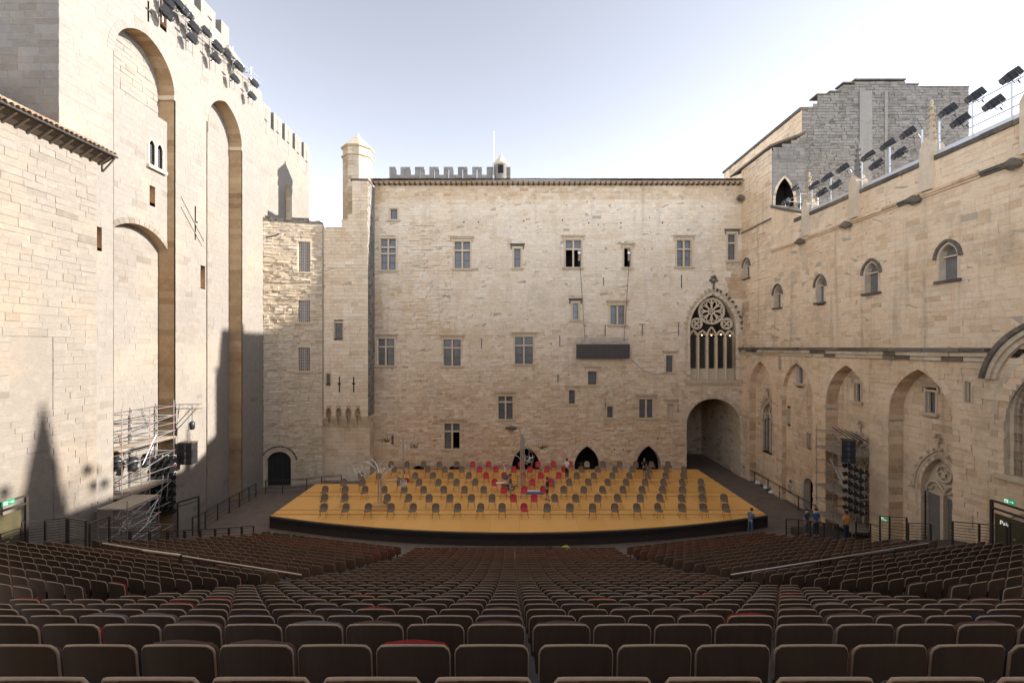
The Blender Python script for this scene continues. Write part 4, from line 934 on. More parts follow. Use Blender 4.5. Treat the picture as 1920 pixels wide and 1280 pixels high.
# ================================================================== the stage
def wood_mat(name, lo, hi, grain=(1, 14, 14), rough=.5, scale=1.5, board=None):
    m, t, b = new_mat(name); N = t.nodes; L = t.links
    g = N.new('ShaderNodeTexCoord'); mp = N.new('ShaderNodeMapping'); mp.inputs['Scale'].default_value = grain
    n = N.new('ShaderNodeTexNoise'); n.inputs['Scale'].default_value = scale; n.inputs['Detail'].default_value = 6; n.inputs['Roughness'].default_value = .65
    oi = N.new('ShaderNodeObjectInfo'); ad = N.new('ShaderNodeVectorMath'); ad.operation = 'ADD'
    L.new(g.outputs['Object'], mp.inputs[0]); L.new(mp.outputs[0], ad.inputs[0])
    sc_ = N.new('ShaderNodeMath'); sc_.operation = 'MULTIPLY'; sc_.inputs[1].default_value = 37; L.new(oi.outputs['Random'], sc_.inputs[0]); L.new(sc_.outputs[0], ad.inputs[1])
    L.new(ad.outputs[0], n.inputs['Vector'])
    at = N.new('ShaderNodeAttribute'); at.attribute_name = 'tone'
    s = N.new('ShaderNodeMath'); s.operation = 'MULTIPLY_ADD'; s.inputs[1].default_value = .55; L.new(n.outputs['Fac'], s.inputs[0])
    t2 = N.new('ShaderNodeMath'); t2.operation = 'MULTIPLY_ADD'; t2.inputs[1].default_value = .35; L.new(at.outputs['Fac'], t2.inputs[0])
    r2 = N.new('ShaderNodeMath'); r2.operation = 'MULTIPLY'; r2.inputs[1].default_value = .18; L.new(oi.outputs['Random'], r2.inputs[0])
    L.new(r2.outputs[0], t2.inputs[2]); L.new(t2.outputs[0], s.inputs[2])
    mx = N.new('ShaderNodeMix'); mx.data_type = 'RGBA'; mx.inputs['A'].default_value = (*lo, 1); mx.inputs['B'].default_value = (*hi, 1)
    L.new(s.outputs[0], mx.inputs['Factor']); L.new(mx.outputs['Result'], b.inputs['Base Color'])
    b.inputs['Roughness'].default_value = rough; b.inputs['Specular IOR Level'].default_value = .35
    bp = N.new('ShaderNodeBump'); bp.inputs['Strength'].default_value = .12; bp.inputs['Distance'].default_value = .01; L.new(n.outputs['Fac'], bp.inputs['Height']); L.new(bp.outputs[0], b.inputs['Normal'])
    return m
M_['deck'] = wood_mat('honey_plywood', (.70,.33,.075), (.95,.54,.17), (.25, 5, 5), .42)
M_['skirt'] = plain('brown_skirt', (.042,.029,.024), .7, var=.25, scale=3)
SL, SR, SZ, SBK = -16.9, 17.9, .9, 43.95
stage = site('stage', 'wide honey-coloured plywood stage with a curved black front', 'stage')
def front(x): return 29.0 + 2.9 * ((x - .3) / 17.3) ** 2
rows_y = [None, 32.05, 32.95, 35.95, 36.9, 39.9, 40.9, SBK]
cols_x = [SL + i*(SR-SL)/18 for i in range(19)]
rg = random.Random(2); gap = .075
for r in range(7):
    for c in range(18):
        xa, xb = cols_x[c]+.004, cols_x[c+1]-.004
        if r >= 5 and xb < -12.0: continue
        ya, yb = (rows_y[r] if r else None), rows_y[r+1] - gap
        if r == 4 and xb < -12.0: yb = 39.2
        if r == 5: ya2 = ya
        if r == 0: pts = [(xa, front(xa)), ((xa+xb)/2, front((xa+xb)/2)), (xb, front(xb)), (xb, yb), (xa, yb)]
        else: pts = [(xa, ya+gap), (xb, ya+gap), (xb, yb), (xa, yb)]
        if pts[0][1] > yb - .05: continue
        m = MB(); m.prism([(x, y, SZ-.05) for x, y in pts], None, (0, 0, .05), rg.uniform(.1,.9)); m.build('deck_panel', M_['deck'], stage)
m = MB(); o_ = [(cols_x[i], front(cols_x[i])+.06) for i in range(19)] + [(SR-.06, SBK-.02), (-12.3, SBK-.02), (-12.3, 39.1), (SL+.06, 39.1)]
m.prism([(x, y, .02) for x, y in o_], None, (0, 0, SZ-.14)); m.build('substructure', M_['void'], stage)
for i in range(18):
    xa, xb = cols_x[i]+.006, cols_x[i+1]-.006; m = MB()
    for z0, z1, d in ((.01,.60,.0),):
        m.add([(xa,front(xa)-d,z0),(xb,front(xb)-d,z0),(xb,front(xb)-d,z1),(xa,front(xa)-d,z1),(xa,front(xa)+.05,z0),(xb,front(xb)+.05,z0),(xb,front(xb)+.05,z1),(xa,front(xa)+.05,z1)], ((0,1,2,3),(4,5,1,0),(5,6,2,1),(6,7,3,2),(7,4,0,3)), rg.uniform(.3,.7))
    m.build('skirt_panel', M_['skirt'], stage)
    m = MB(); xa, xb = cols_x[i], cols_x[i+1]; d = .16
    m.add([(xa,front(xa)-d,.61),(xb,front(xb)-d,.61),(xb,front(xb)-d,.84),(xa,front(xa)-d,.84),(xa,front(xa)-.004,.61),(xb,front(xb)-.004,.61),(xb,front(xb)-.004,.86),(xa,front(xa)-.004,.86)], ((0,1,2,3),(4,5,1,0),(5,6,2,1),(6,7,3,2),(7,4,0,3))); m.build('edge_trim', M_['black'], stage)
for x, s in ((SL, -1), (SR, 1)):
    ye = 39.15 if s < 0 else SBK
    m = MB(); m.box((min(x, x+s*.08), front(x)+.0, .01), (max(x, x+s*.08), ye, .84)); m.build('side_skirt', M_['black'], stage)
m = MB(); m.box((-12.45, 39.2, .01), (-12.32, SBK, .84)); m.box((SL, 39.17, .01), (-12.46, 39.24, .84)); m.build('side_skirt', M_['black'], stage)

# ------------------------------------------------------------------ shell chairs
M_['shell_grey'] = plain('taupe_shell', (.20,.145,.098), .7, 0, .2, var=.08, scale=5)
M_['shell_red'] = plain('crimson_shell', (.50,.035,.045), .45, var=.06, scale=5)
M_['shell_tan'] = plain('sand_shell', (.34,.27,.19), .7, 0, .2, var=.06, scale=5)
M_['chair_leg'] = plain('bronze_chair_leg', (.28,.16,.07), .35, metal=.6)
def shell_mesh(mat, name):
    m = MB(); prof = [(.24,.435,.20),(.12,.43,.235),(0,.435,.245),(-.13,.45,.24),(-.19,.50,.235),(-.215,.58,.24),(-.235,.68,.235),(-.25,.77,.205),(-.258,.825,.15),(-.262,.85,.07)]
    n = 6; vs = []; 
    for (y, z, hw) in prof:
        for k in range(n+1):
            f = k/n*2-1; dish = .03*(f*f); back = z > .5
            vs.append((f*hw, -y*1 - (dish if back else 0), z + (0 if back else dish)))   # chairs face the audience (-y)
    L = len(prof); T = .014
    vs2 = [(x, y + (T if z > .5 else 0), z - (0 if z > .5 else T)) for x, y, z in vs]
    W = n+1; fs = []
    for i in range(L-1):
        for k in range(n): fs.append((i*W+k, i*W+k+1, (i+1)*W+k+1, (i+1)*W+k))
    off = len(vs); fs2 = [tuple(off+q for q in f[::-1]) for f in fs]
    rim = []
    for i in range(L-1): rim += [(i*W, (i+1)*W, off+(i+1)*W, off+i*W), (i*W+n, off+i*W+n, off+(i+1)*W+n, (i+1)*W+n)]
    for k in range(n): rim += [(k, off+k, off+k+1, k+1), ((L-1)*W+k, (L-1)*W+k+1, off+(L-1)*W+k+1, off+(L-1)*W+k)]
    m.add(vs+vs2, fs+fs2+rim, smooth=True); return m.mesh(name, mat)
sh = {c: shell_mesh(M_['shell_'+c], 'shell_'+c) for c in ('grey','red','tan')}
def leg_mesh(sx, sy):
    m = MB(); m.tube([(sx*.17, sy*.14, .43), (sx*.235, sy*.235, 0)], .011, 6); return m.mesh('leg', M_['chair_leg'])
legs = [leg_mesh(a, b) for a in (-1,1) for b in (-1,1)]
ORD = ['zeroth','first','second','third','fourth','fifth','sixth','seventh','eighth','ninth','tenth','eleventh','twelfth','thirteenth','fourteenth','fifteenth','sixteenth','seventeenth','eighteenth','nineteenth','twentieth','twenty-first','twenty-second']
def chair(x, y, col, label, rz=0):
    t = empty('shell_chair', (x, y, SZ+.001), rz, label, 'chair', 'shell chairs set out across the stage'); t.scale = (1.06, 1.06, 1.08)
    o = bpy.data.objects.new('shell', sh[col]); C.objects.link(o); o.parent = t
    for l in legs: o = bpy.data.objects.new('leg', l); C.objects.link(o); o.parent = t
ry = [31.45,33.45,35.4,37.35,39.3,41.3,43.1]
rn = [(-9,9),(-9,10),(-10,9),(-9,10),(-9,9),(-7,10),(-8,9)]
reds = [{0},{0,1},{-1,0,1},{-1,1,2},{-2,-1,0,1,2},{-2,-1,0,1,2,3},{-3,-2,-1,0,1,2,3}]
skip = [set(),{-7},set(),{0,-7},{-7},{-6},{-1}]
rgc = random.Random(12)
for r in range(7):
    lo, hi = rn[r]; xs = []
    for n in range(lo, hi+1):
        if n in skip[r]: continue
        x = (.9 if r % 2 == 0 else .1) + 1.55*n
        if r >= 4 and x < -12.1 and r > 4: continue
        xs.append((x, n))
    for i, (x, n) in enumerate(xs):
        col = 'red' if n in reds[r] else ('tan' if (r == 6 and n in (4,)) else 'grey')
        cname = {'red':'red','grey':'grey-brown','tan':'sand-coloured'}[col]
        rw = 'front row' if r == 0 else ('back row' if r == 6 else ORD[r+1] + ' row from the front')
        chair(x + rgc.uniform(-.04,.04), ry[r] + rgc.uniform(-.03,.03), col, '%s shell chair on the stage, %s, %s from the left' % (cname, rw, ORD[i+1]), R(rgc.uniform(-11,11)) - x*.008)
# ================================================================== the raked audience seating
M_['tier'] = plain('dark_brown_tier', (.062,.046,.038), .8, var=.3, scale=2)
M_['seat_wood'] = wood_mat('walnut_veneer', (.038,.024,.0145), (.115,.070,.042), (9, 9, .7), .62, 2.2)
M_['seat_wood_red'] = wood_mat('reddish_veneer_lit', (.13,.050,.028), (.31,.130,.075), (9, 9, .7), .42, 2.2)  # redder front rows, with brighter light also put into the colour
M_['seat_wood_mid'] = wood_mat('walnut_veneer_lit', (.090,.050,.030), (.225,.130,.080), (9, 9, .7), .45, 2.2)  # same wood as the near seats, lightened to imitate brighter light lower down
M_['ply_edge'] = plain('plywood_edge', (.36,.25,.165), .8, 0, .2, var=.2, scale=30)
CUSH = {'red': plain('red_upholstery', (.19,.018,.016), .95, 0, .1, var=.2, scale=40), 'navy': plain('navy_upholstery', (.016,.017,.024), .95, 0, .1, var=.3, scale=40),
        'grey': plain('grey_upholstery', (.10,.088,.08), .95, 0, .1, var=.15, scale=40), 'brown': plain('rose_brown_upholstery', (.075,.042,.031), .95, 0, .1, var=.2, scale=40)}
X0 = .15; P_ = .54
def drop(k): return 11.8 - (.275*k + .0078*k*(k-1)/2) - (min(.13, .013*max(0, k-11)) if k < 26 else .075 if k == 26 else .035)
def cy(k): return 26.8 - .911*k
def seat_z(k): return EYE.z - drop(k) - .86
def back_geo(W=.248, z0=.40, z1=.862, T=.022, n=8, arch=.018, y0=0.0, r=.075, curv=.05):
    """a curved board with rounded top corners: returns verts, faces of back, front, rim"""
    vs = []; rows = [z0, z0+.2, z1-.16, z1-r, z1-r*.55, z1-r*.15, z1]
    ins = [.02, .0, .0, .0, r*.12, r*.45, r]
    for z, i_ in zip(rows, ins):
        for k in range(n+1):
            f = k/n*2-1; x = f*(W-i_); zz = z + (arch*(1-f*f) if z > z0+.3 else -arch*(1-f*f) if z == z0 else 0)
            vs.append((x, y0 + curv*(x/W)**2 - .10*(z-z0), zz))
    Wd = n+1; L = len(rows); off = len(vs); v2 = [(x, y+T, z) for x, y, z in vs]
    A = [(i*Wd+k, i*Wd+k+1, (i+1)*Wd+k+1, (i+1)*Wd+k) for i in range(L-1) for k in range(n)]
    B = [tuple(off+q for q in f[::-1]) for f in A]; Rm = []
    for i in range(L-1): Rm += [(i*Wd, (i+1)*Wd, off+(i+1)*Wd, off+i*Wd), (i*Wd+n, off+i*Wd+n, off+(i+1)*Wd+n, (i+1)*Wd+n)]
    for k in range(n): Rm += [((L-1)*Wd+k, (L-1)*Wd+k+1, off+(L-1)*Wd+k+1, off+(L-1)*Wd+k), (k, off+k, off+k+1, k+1)]
    return vs+v2, A+B, Rm
def seat_meshes():
    v, ab, rm = back_geo(); v2, ab2, rm2 = back_geo(W=.238, z0=.44, z1=.846, T=.05, arch=.032, y0=.023, n=6); v3, ab3, rm3 = back_geo(W=.234, z0=.44, z1=.818, T=.045, arch=.02, y0=.023, n=6)
    out = {}
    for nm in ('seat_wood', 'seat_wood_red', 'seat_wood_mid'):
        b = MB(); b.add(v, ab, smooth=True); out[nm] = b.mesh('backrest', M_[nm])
    b = MB(); vr = []
    # rim: a narrow pale bead round the board's edge
    n = 8; Wd = 9; L = 7; vv = [Vector(p) for p in v]; off = len(vv)//2
    path = [i*Wd for i in range(1, L)] + [(L-1)*Wd+k for k in range(1, n)] + [i*Wd+n for i in range(L-1, 0, -1)]
    b.tube([(vv[i]+vv[i+off])/2 for i in path], .0095, 5); out['rim'] = b.mesh('edge_band', M_['ply_edge'])
    for c, mt in CUSH.items():
        b = MB(); b.add(v2, ab2+rm2, smooth=True); out[c] = b.mesh('cushion', mt); b = MB(); b.add(v3, ab3+rm3, smooth=True); out[c+'_low'] = b.mesh('cushion', mt)
    b = MB(); b.box((-.03,.02,.0),(.03,.09,.46)); b.box((-.19,.03,.30),(.19,.075,.40)); b.box((-.20,.08,.36),(.20,.15,.60)); out['bracket'] = b.mesh('bracket', M_['iron'])
    return out
SM = seat_meshes()
seats = []   # (x, y, z, rz, wood, cushion, label tail)
rgs = random.Random(99)
def pick(far=False):
    q = rgs.random() + (.13 if far else 0); return 'red' if q < .13 else 'navy' if q < .36 else 'grey' if q < .48 else 'brown'
def nside(k): return 11 + int(k*4/21) if k < 21 else 16
for k in range(28):
    n = nside(k); y = cy(k)
    for i in range(-n, n):
        x = X0 + (i+.5)*P_ + (.02 if i >= 0 else -.02)
        px = CX + x*F/y
        if abs(px-960) > 1010: continue
        side = '%s %s of the centre gap' % (ORD[i+1] if i >= 0 else ORD[-i], 'right' if i >= 0 else 'left')
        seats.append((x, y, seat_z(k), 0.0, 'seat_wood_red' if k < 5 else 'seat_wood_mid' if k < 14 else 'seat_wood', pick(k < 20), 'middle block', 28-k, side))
ANG = R(13.5)
def side_end(k): return (-6.6 - .14*k, 26.84 - .90*k)
for sgn in (-1, 1):
    for k in list(range(0, 11)) + list(range(12, 21)):
        ex, ey = side_end(k); nn = 18 + k//3
        if k > 11: nn = 23
        for i in range(nn):
            if k == 12 and 5 <= i <= 6: continue
            d = .3 + i*P_; x = ex - math.cos(ANG)*d; y = ey + math.sin(ANG)*d
            x = x*(-sgn) + X0 if sgn > 0 else x + X0*.5
            if abs(x)*F/y > 1000 or abs(x) > 19.3: continue
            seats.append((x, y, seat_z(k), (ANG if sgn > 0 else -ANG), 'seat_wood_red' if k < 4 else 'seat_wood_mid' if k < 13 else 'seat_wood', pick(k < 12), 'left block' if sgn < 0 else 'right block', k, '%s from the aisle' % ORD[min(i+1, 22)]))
def vis(s):
    x, y, z = s[0], s[1], s[2]+.8; px = x*F/y; py = CY-(z-EYE.z)*F/y
    return abs(px) < 975 and py < 1290
inview = [i for i, s in enumerate(seats) if vis(s)]
near = set(sorted(inview, key=lambda i: (Vector(seats[i][:3])-EYE).length)[:300])
stuffW = {}
def seat_obj(s):
    x, y, z, rz, wd, cu, blk, row, side = s
    cn = {'red':'red','navy':'dark blue','grey':'grey','brown':'brown'}[cu]
    rt_ = 'bottom row' if row == 1 else ORD[row] + ' row from the bottom'
    lab = 'wooden seat, %s cushion, %s, %s' % (cn, rt_, side) if blk == 'middle block' else 'wooden seat, %s cushion, %s, %s row above the walkway, %s' % (cn, blk, ORD[max(1, row-11)], side)
    t = empty('theatre_seat', (x, y, z), rz, lab, 'seat', 'wood-backed theatre seats')
    b = bpy.data.objects.new('backrest', SM[wd]); C.objects.link(b); b.parent = t
    e = bpy.data.objects.new('edge_band', SM['rim']); C.objects.link(e); e.parent = b
    for nm, me in (('cushion', SM[cu if rgs.random() < .4 else cu+'_low']), ('bracket', SM['bracket'])): o = bpy.data.objects.new(nm, me); C.objects.link(o); o.parent = t
far_parts = {}
for i, s in enumerate(seats):
    if i in near: seat_obj(s); continue
    M = Matrix.Translation(s[:3]) @ Matrix.Rotation(s[3], 4, 'Z')
    for key in (s[4], 'rim', s[5], 'bracket'): far_parts.setdefault(key, []).append(M)
def cheap(key):
    """lighter copies for the distant rows"""
    m = MB()
    if key.startswith('seat_wood'):
        v, ab, rm = back_geo(n=4); m.add(v, ab, smooth=True)
    elif key == 'rim':
        v, ab, rm = back_geo(n=4); vv = [Vector(p) for p in v]; off = len(vv)//2; Wd = 5
        path = [i*Wd for i in (1,3,5)] + [6*Wd+k for k in range(0, 5)] + [i*Wd+4 for i in (5,3,1)]
        m.tube([(vv[i]+vv[i+off])/2 for i in path], .0115, 4)
    elif key == 'bracket': m.box((-.03,.02,.0),(.03,.09,.46))
    else: v, ab, rm = back_geo(W=.236, z0=.44, z1=.815, T=.04, arch=.018, y0=.023, n=4); m.add(v, ab+rm, smooth=True)
    return m
mats = []; big = MB(); rgt = random.Random(4)
for key, Ms in far_parts.items():
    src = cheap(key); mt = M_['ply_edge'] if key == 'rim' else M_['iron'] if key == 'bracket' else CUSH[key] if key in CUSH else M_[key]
    mats.append(mt); mi = len(mats)-1; sv = [Vector(v) for v in src.v]
    for M in Ms: big.add([M @ v for v in sv], src.f, rgt.random(), mi, True)
tag(big.build('distant_theatre_seats', mats), 'rows of wood-backed theatre seats filling the distant tiers', 'seats', kind='stuff')
# tiers under the seats
m = MB()
for k in range(29):
    y = cy(k); z = seat_z(k) - .012; hw = 16*P_ if k >= 20 else 7.4 + .1*k
    m.box((X0-hw, y-.47, z-.9), (X0+hw, y+.442, z))
tag(m.build('seating_tier', M_['tier']), 'dark stepped tier carrying the middle block of seats', kind='structure')
for sgn in (-1, 1):
    m = MB()
    for k in range(21):
        ex, ey = side_end(k); z = seat_z(k) - .02
        M = Matrix.Translation((0,0,0))
        ca, sa = math.cos(ANG), math.sin(ANG); L = 12.6 + .1*k
        if k > 11: L = 15
        pts = []
        for (d, f) in ((-.55,-.47),(L,-.47),(L,.43),(-.55,.43)):
            x = ex - ca*d + sa*f; y = ey + sa*d + ca*f; pts.append((x*(-sgn) + (X0 if sgn > 0 else X0*.5), y, z-.8))
        if sgn > 0: pts = pts[::-1]
        m.prism(pts, None, (0, 0, .8))
    tag(m.build('seating_tier', M_['tier']), 'dark stepped tier carrying the angled block of seats on the %s' % ('left' if sgn < 0 else 'right'), kind='structure')
# ================================================================== railings
def railing(name, pts, h, label, nb=7, post_every=1, mat=None, group=None, cat='railing', pw=.06, top=.05, extra=None):
    """posts at every point, bars between neighbouring posts"""
    mat = mat or M_['rail']; t = empty(name, pts[0], label=label, cat=cat, group=group); o = Vector(pts[0])
    P = [Vector(p)-o for p in pts]; Z = Vector((0,0,1))
    for p in P: m = MB(); m.box((p.x-pw/2, p.y-pw/2, p.z-.02), (p.x+pw/2, p.y+pw/2, p.z+h)); m.build('post', mat, t)
    for a, b in zip(P, P[1:]):
        m = MB(); m.bar(a+Z*(h+.02), b+Z*(h+.02), top, top*.8); m.build('handrail', mat, t)
        for j in range(nb):
            zz = h*(.1 + .82*j/max(1, nb-1)); m = MB(); m.bar(a+Z*zz, b+Z*zz, .022, .022); m.build('bar', mat, t)
    return t
# along the ramp by the tower
m = MB(); rp = [(-22.4,41.0,0),(-18.2,41.3,0),(-18.2,36,.0),(-18.6,31,.9),(-19.0,29.0,1.4),(-19.4,24,2.6),(-19.6,20,3.6),(-22.3,20,3.6),(-22.3,29,1.4),(-22.3,36,0)]
def ramp(name, xa, xb, ys, label):
    m = MB()
    for (y0, z0), (y1, z1) in zip(ys, ys[1:]):
        m.add([(xa,y0,0),(xb,y0,0),(xb,y0,z0),(xa,y0,z0),(xa,y1,0),(xb,y1,0),(xb,y1,z1),(xa,y1,z1)], ((0,1,2,3),(3,2,6,7),(1,5,6,2),(0,4,7,3),(4,5,6,7)))
    return tag(m.build(name, M_['tier']), label, kind='structure')
ramp('path', -21.55, -18.4, [(12,5.4),(19.5,3.9),(22.5,3.2)], 'dark walkway beside the annex')
ramp('path', 18.6, 22.2, [(12,5.4),(19.5,3.9),(22.9,3.0)], 'dark walkway beside the chapel wing')
lr = [on_z(361, 0, 0) for _ in ()]
def floor_pt(px, py, y): return on_y(px, py, y)
railing('ramp_railing', [floor_pt(361,1003,28.5), floor_pt(385,990,30.0), floor_pt(408,974.5,31.6), floor_pt(430,961.5,33.2), floor_pt(449,950,34.8), floor_pt(467,939,36.4), floor_pt(480,931,38)], 1.1, 'dark bar railing climbing beside the stage towards the black door', nb=4)
railing('landing_railing', [floor_pt(498,925,38.6), floor_pt(530,924,38.8), floor_pt(575,921,39.4), floor_pt(603,917,40), floor_pt(640,914,40.4)], 1.1, 'dark railing in front of the round-headed black door', nb=4)
seat_l = []
for k in range(0, 10): ex, ey = side_end(k); d = 10.3 + .13*k; seat_l.append(Vector((ex - math.cos(ANG)*d, ey + math.sin(ANG)*d, seat_z(k))))
for k in range(9):
    a, b = seat_l[k], seat_l[k+1]; hi = 1.15
    railing('row_end_railing', [a, a+(b-a)*.93], hi, 'low dark railing at the left end of the %s left-block row' % ORD[k+1], nb=6, group='row end railings on the left')
for (x0, y0, x1, y1, Y, lb) in ((42,1030,125,1020,19.2,'wide dark railing beside the lit exit gantry'), (128,1022,161,1028,19.6,'short angled dark railing behind the upper left seats'), (168,1030,205,1014,20.2,'dark railing with close-set bars beside the lower scaffold'), (0,1060,40,1044,17.0,'dark railing in front of the brass exit panel')):
    a, b = floor_pt(x0, y0, Y), floor_pt(x1, y1, Y+ (1.0 if y1 < y0 else -.4)); mid = (a+b)/2
    railing('walkway_railing', [a, mid, b] if x1-x0 > 60 else [a, b], 1.15, lb, nb=9)
fr_ = empty('door_frame', floor_pt(333, 1010, 27.5), label='free-standing dark steel door frame beside the scaffold', cat='frame')
m = MB(); m.bar((0,0,0),(0,0,2.2),.09); m.build('post', M_['rail'], fr_); m = MB(); m.bar((.8,.7,0),(.8,.7,2.35),.09); m.build('post', M_['rail'], fr_); m = MB(); m.bar((0,0,2.2),(.8,.7,2.35),.09); m.bar((0,0,1.95),(.8,.7,2.1),.04); m.build('lintel', M_['rail'], fr_)
# right-hand railings
railing('ramp_railing', [on_z(1388,892,0), on_z(1415,906,0), on_z(1440,921,0), on_z(1462,934,0), on_z(1497,956,0), on_z(1530,975,0)], 1.05, 'thin dark handrail running along the foot of the chapel wing', nb=2)
railing('landing_railing', [floor_pt(1474,1002,28.6), floor_pt(1497,1004,28.4), floor_pt(1519,1007,28.2), floor_pt(1545,1011,28.0), floor_pt(1572,1014,27.7)], 1.0, 'dark railing in front of the two people by the small door', nb=6)
railing('landing_railing', [floor_pt(1605,1014,26.4), floor_pt(1632,1018,26.0), floor_pt(1650,1024,25.4)], 1.1, 'dark railing beside the person in the orange shirt', nb=7)
railing('walkway_railing', [floor_pt(1650,1022,24.8), floor_pt(1668,1026,24.0), floor_pt(1700,1030,23.0)], 1.6, 'tall dark railing with a green sign in front of the stone pier', nb=9)
railing('walkway_railing', [floor_pt(1703,1032,22.6), floor_pt(1745,1036,21.4)], 1.35, 'dark railing in front of the lattice window', nb=9)
railing('walkway_railing', [floor_pt(1786,1036,20.6), floor_pt(1836,1044,19.4), floor_pt(1887,1052,18.3)], 1.4, 'wide dark railing below the bare stretch of chapel wall', nb=10)
railing('walkway_railing', [floor_pt(1893,1052,17.8), floor_pt(1935,1062,17.0)], 1.5, 'dark railing in front of the gate panel at the picture edge', nb=9)
for k in range(9):
    q = Matrix.Scale(-1, 4, (1,0,0)); a, b = q @ seat_l[k], q @ seat_l[k+1]
    if k in (0,1,2,3,4): continue
# ------------------------------------------------------------------ barriers across the side blocks
M_['cloth'] = plain('beige_cloth', (.30,.25,.20), .9, var=.15, scale=2)
M_['cloth_dark'] = plain('dark_brown_cloth', (.050,.040,.036), .9, var=.15, scale=2)
M_['pale_rail'] = plain('pale_wood_rail', (.55,.44,.33), .6, var=.15, scale=6)
for sgn in (-1, 1):
    q = (lambda p: Vector(p)) if sgn < 0 else (lambda p: Vector((-p[0]+2*X0, p[1], p[2])))
    a, b = q((-7.83,16.9,4.24)), q((-17.6,19.55,4.27)); t = empty('walkway_barrier', (0,0,0), label='long sloping barrier with a %s between the two %s seat blocks' % (('pale rail and beige cloth','left') if sgn < 0 else ('grey rail and dark cloth','right')), cat='barrier')
    m = MB(); m.tube([a, b], .03, 8); m.build('rail', M_['pale_rail'] if sgn < 0 else M_['alu'], t)
    n = 10; Z = Vector((0,0,1))
    for i in range(n):
        p, r_ = a+(b-a)*(i/n), a+(b-a)*((i+1)/n); m = MB(); cols = 6; vs = []
        for c in range(cols+1):
            pp = p+(r_-p)*(c/cols); sag = math.sin(math.pi*c/cols)
            for z, bul in ((-.22-.07*sag, 0), (-.55, .05*math.sin(c*2.1+i)), (-1.15, .07*math.sin(c*1.7+i*2))): vs.append(pp + Z*z + Vector((0,bul,0)))
        m.add(vs, [(c*3+k, (c+1)*3+k, (c+1)*3+k+1, c*3+k+1) for c in range(cols) for k in (0,1)], smooth=True); m.build('cloth_panel', M_['cloth'] if sgn < 0 else M_['cloth_dark'], t)
        m = MB(); m.bar(p-Z*.02, p-Z*1.2, .035); m.build('post', M_['rail'], t)
    t = empty('aisle_handrail', (0,0,0), label='square dark handrail frame standing in the %s walkway' % ('left' if sgn < 0 else 'right'), cat='handrail')
    a, b = (on_y(268,1031,17.6), on_y(338,1040,16.9)) if sgn < 0 else (on_y(1606,1043,16.9), on_y(1677,1032,17.6))
    for p in (a, b): m = MB(); m.bar(p, p-Z*.95, .09, .05); m.build('post', M_['rail'], t)
    m = MB(); m.bar(a, b, .07, .05); m.build('top_rail', M_['pale_rail'] if sgn < 0 else M_['rail'], t)

# ================================================================== stage lights
def cyl_x(m, x0, x1, r0, r1, n=10, mi=0):
    m.tube([(x0,0,0),(x1,0,0)], [r0, r1], n, mi=mi)
def profile_spot():
    t = empty('spotlight')
    m = MB(); s = .185
    for x0, x1, k in ((-.34,.14,1.0),(.14,.34,.84)): m.box((x0,-s*k,-s*k),(x1,s*k,s*k))
    for i in range(5): m.box((-.30+i*.09,-s-.012,-s-.012),(-.27+i*.09,s+.012,s+.012))
    m.build('body', M_['black'], t)
    m = MB(); m.tube([(.34,0,0),(.38,0,0)], .14, 12); m.build('lens', M_['lens'], t)
    m = MB(); m.tube([(-.08,-.22,0),(-.08,-.22,-.34),(-.08,.22,-.34),(-.08,.22,0)], .018, 5); m.tube([(-.08,0,-.34),(-.08,0,-.5)], .03, 6); m.build('yoke', M_['iron'], t)
    return t
spot0 = profile_spot()
def aim(o, loc, d, s=1.0):
    o.location = loc; o.rotation_euler = Vector(d).to_track_quat('X', 'Z').to_euler(); o.scale = (s, s, s)
used = [False]
def spot(loc, d, label, group, s=1.0):
    o = spot0 if not used[0] else copy_tree(spot0); used[0] = True
    tag(o, label, 'spotlight', group); aim(o, loc, d, s); return o
# lights on the chapel wing parapet
RL = [(1895,143,0),(1828,180,0),(1862,194,1),(1777,208,0),(1800,227,1),(1702,250,0),(1664,272,0),(1686,288,1),(1628,293,0),(1643,309,1),(1580,316,0),(1551,333,0),(1567,347,1),(1527,348,0),(1541,361,1),(1493,352,2),(1473,378,2),(1504,384,2)]
RL.sort(key=lambda q: -q[0])
for i, (px, py, kd) in enumerate(RL):
    X = 22.7 if kd == 0 else 22.5 if kd == 1 else 23.4; P = on_x(px, py, X)
    if kd == 2: P = on_y(px, py, 37.2)
    spot(P, (-.75, .28 if kd < 2 else -.2, -.52), 'black spotlight on the chapel parapet, %s from the right end' % ORD[i+1], 'spotlights on the chapel parapet', 1.0 if kd < 2 else .9)
def guard(y0, y1, label, h=1.75):
    t = empty('parapet_guardrail', (RX-.02, y0, ZP+.26), label=label, cat='guardrail', group='aluminium guardrails on the parapet')
    n = max(2, int((y1-y0)/1.7)+1)
    m = MB(); m.bar((.1,0,.12),(.1,y1-y0,.12),.08,.22); m.build('base_rail', M_['alu'], t)
    for i in range(n): m = MB(); yy = (y1-y0)*i/(n-1); m.box((.02,yy-.035,0),(.09,yy+.035,h)); m.build('post', M_['alu'], t)
    for z in (.6,1.05,h): m = MB(); m.tube([(.05,0,z),(.05,y1-y0,z)], .025, 6); m.build('rail', M_['alu'], t)
    for yy in (0.3,): m = MB(); m.tube([(.1,yy,h-.1),(.9,yy+.2,h*.5),(.9,yy+.2,.1)], .025, 6); m.build('brace', M_['alu'], t)
guard(13.5, 24.0, 'long aluminium guardrail on the parapet nearest the picture edge')
guard(25.0, 29.3, 'aluminium guardrail on the parapet between the two taller pinnacles')
guard(30.1, 34.2, 'short aluminium guardrail on the parapet beside the last pinnacle')
t = empty('terrace_frame', (23.2, 36.6, 22.4), label='aluminium lighting frame on the terrace by the dark doorway', cat='frame')
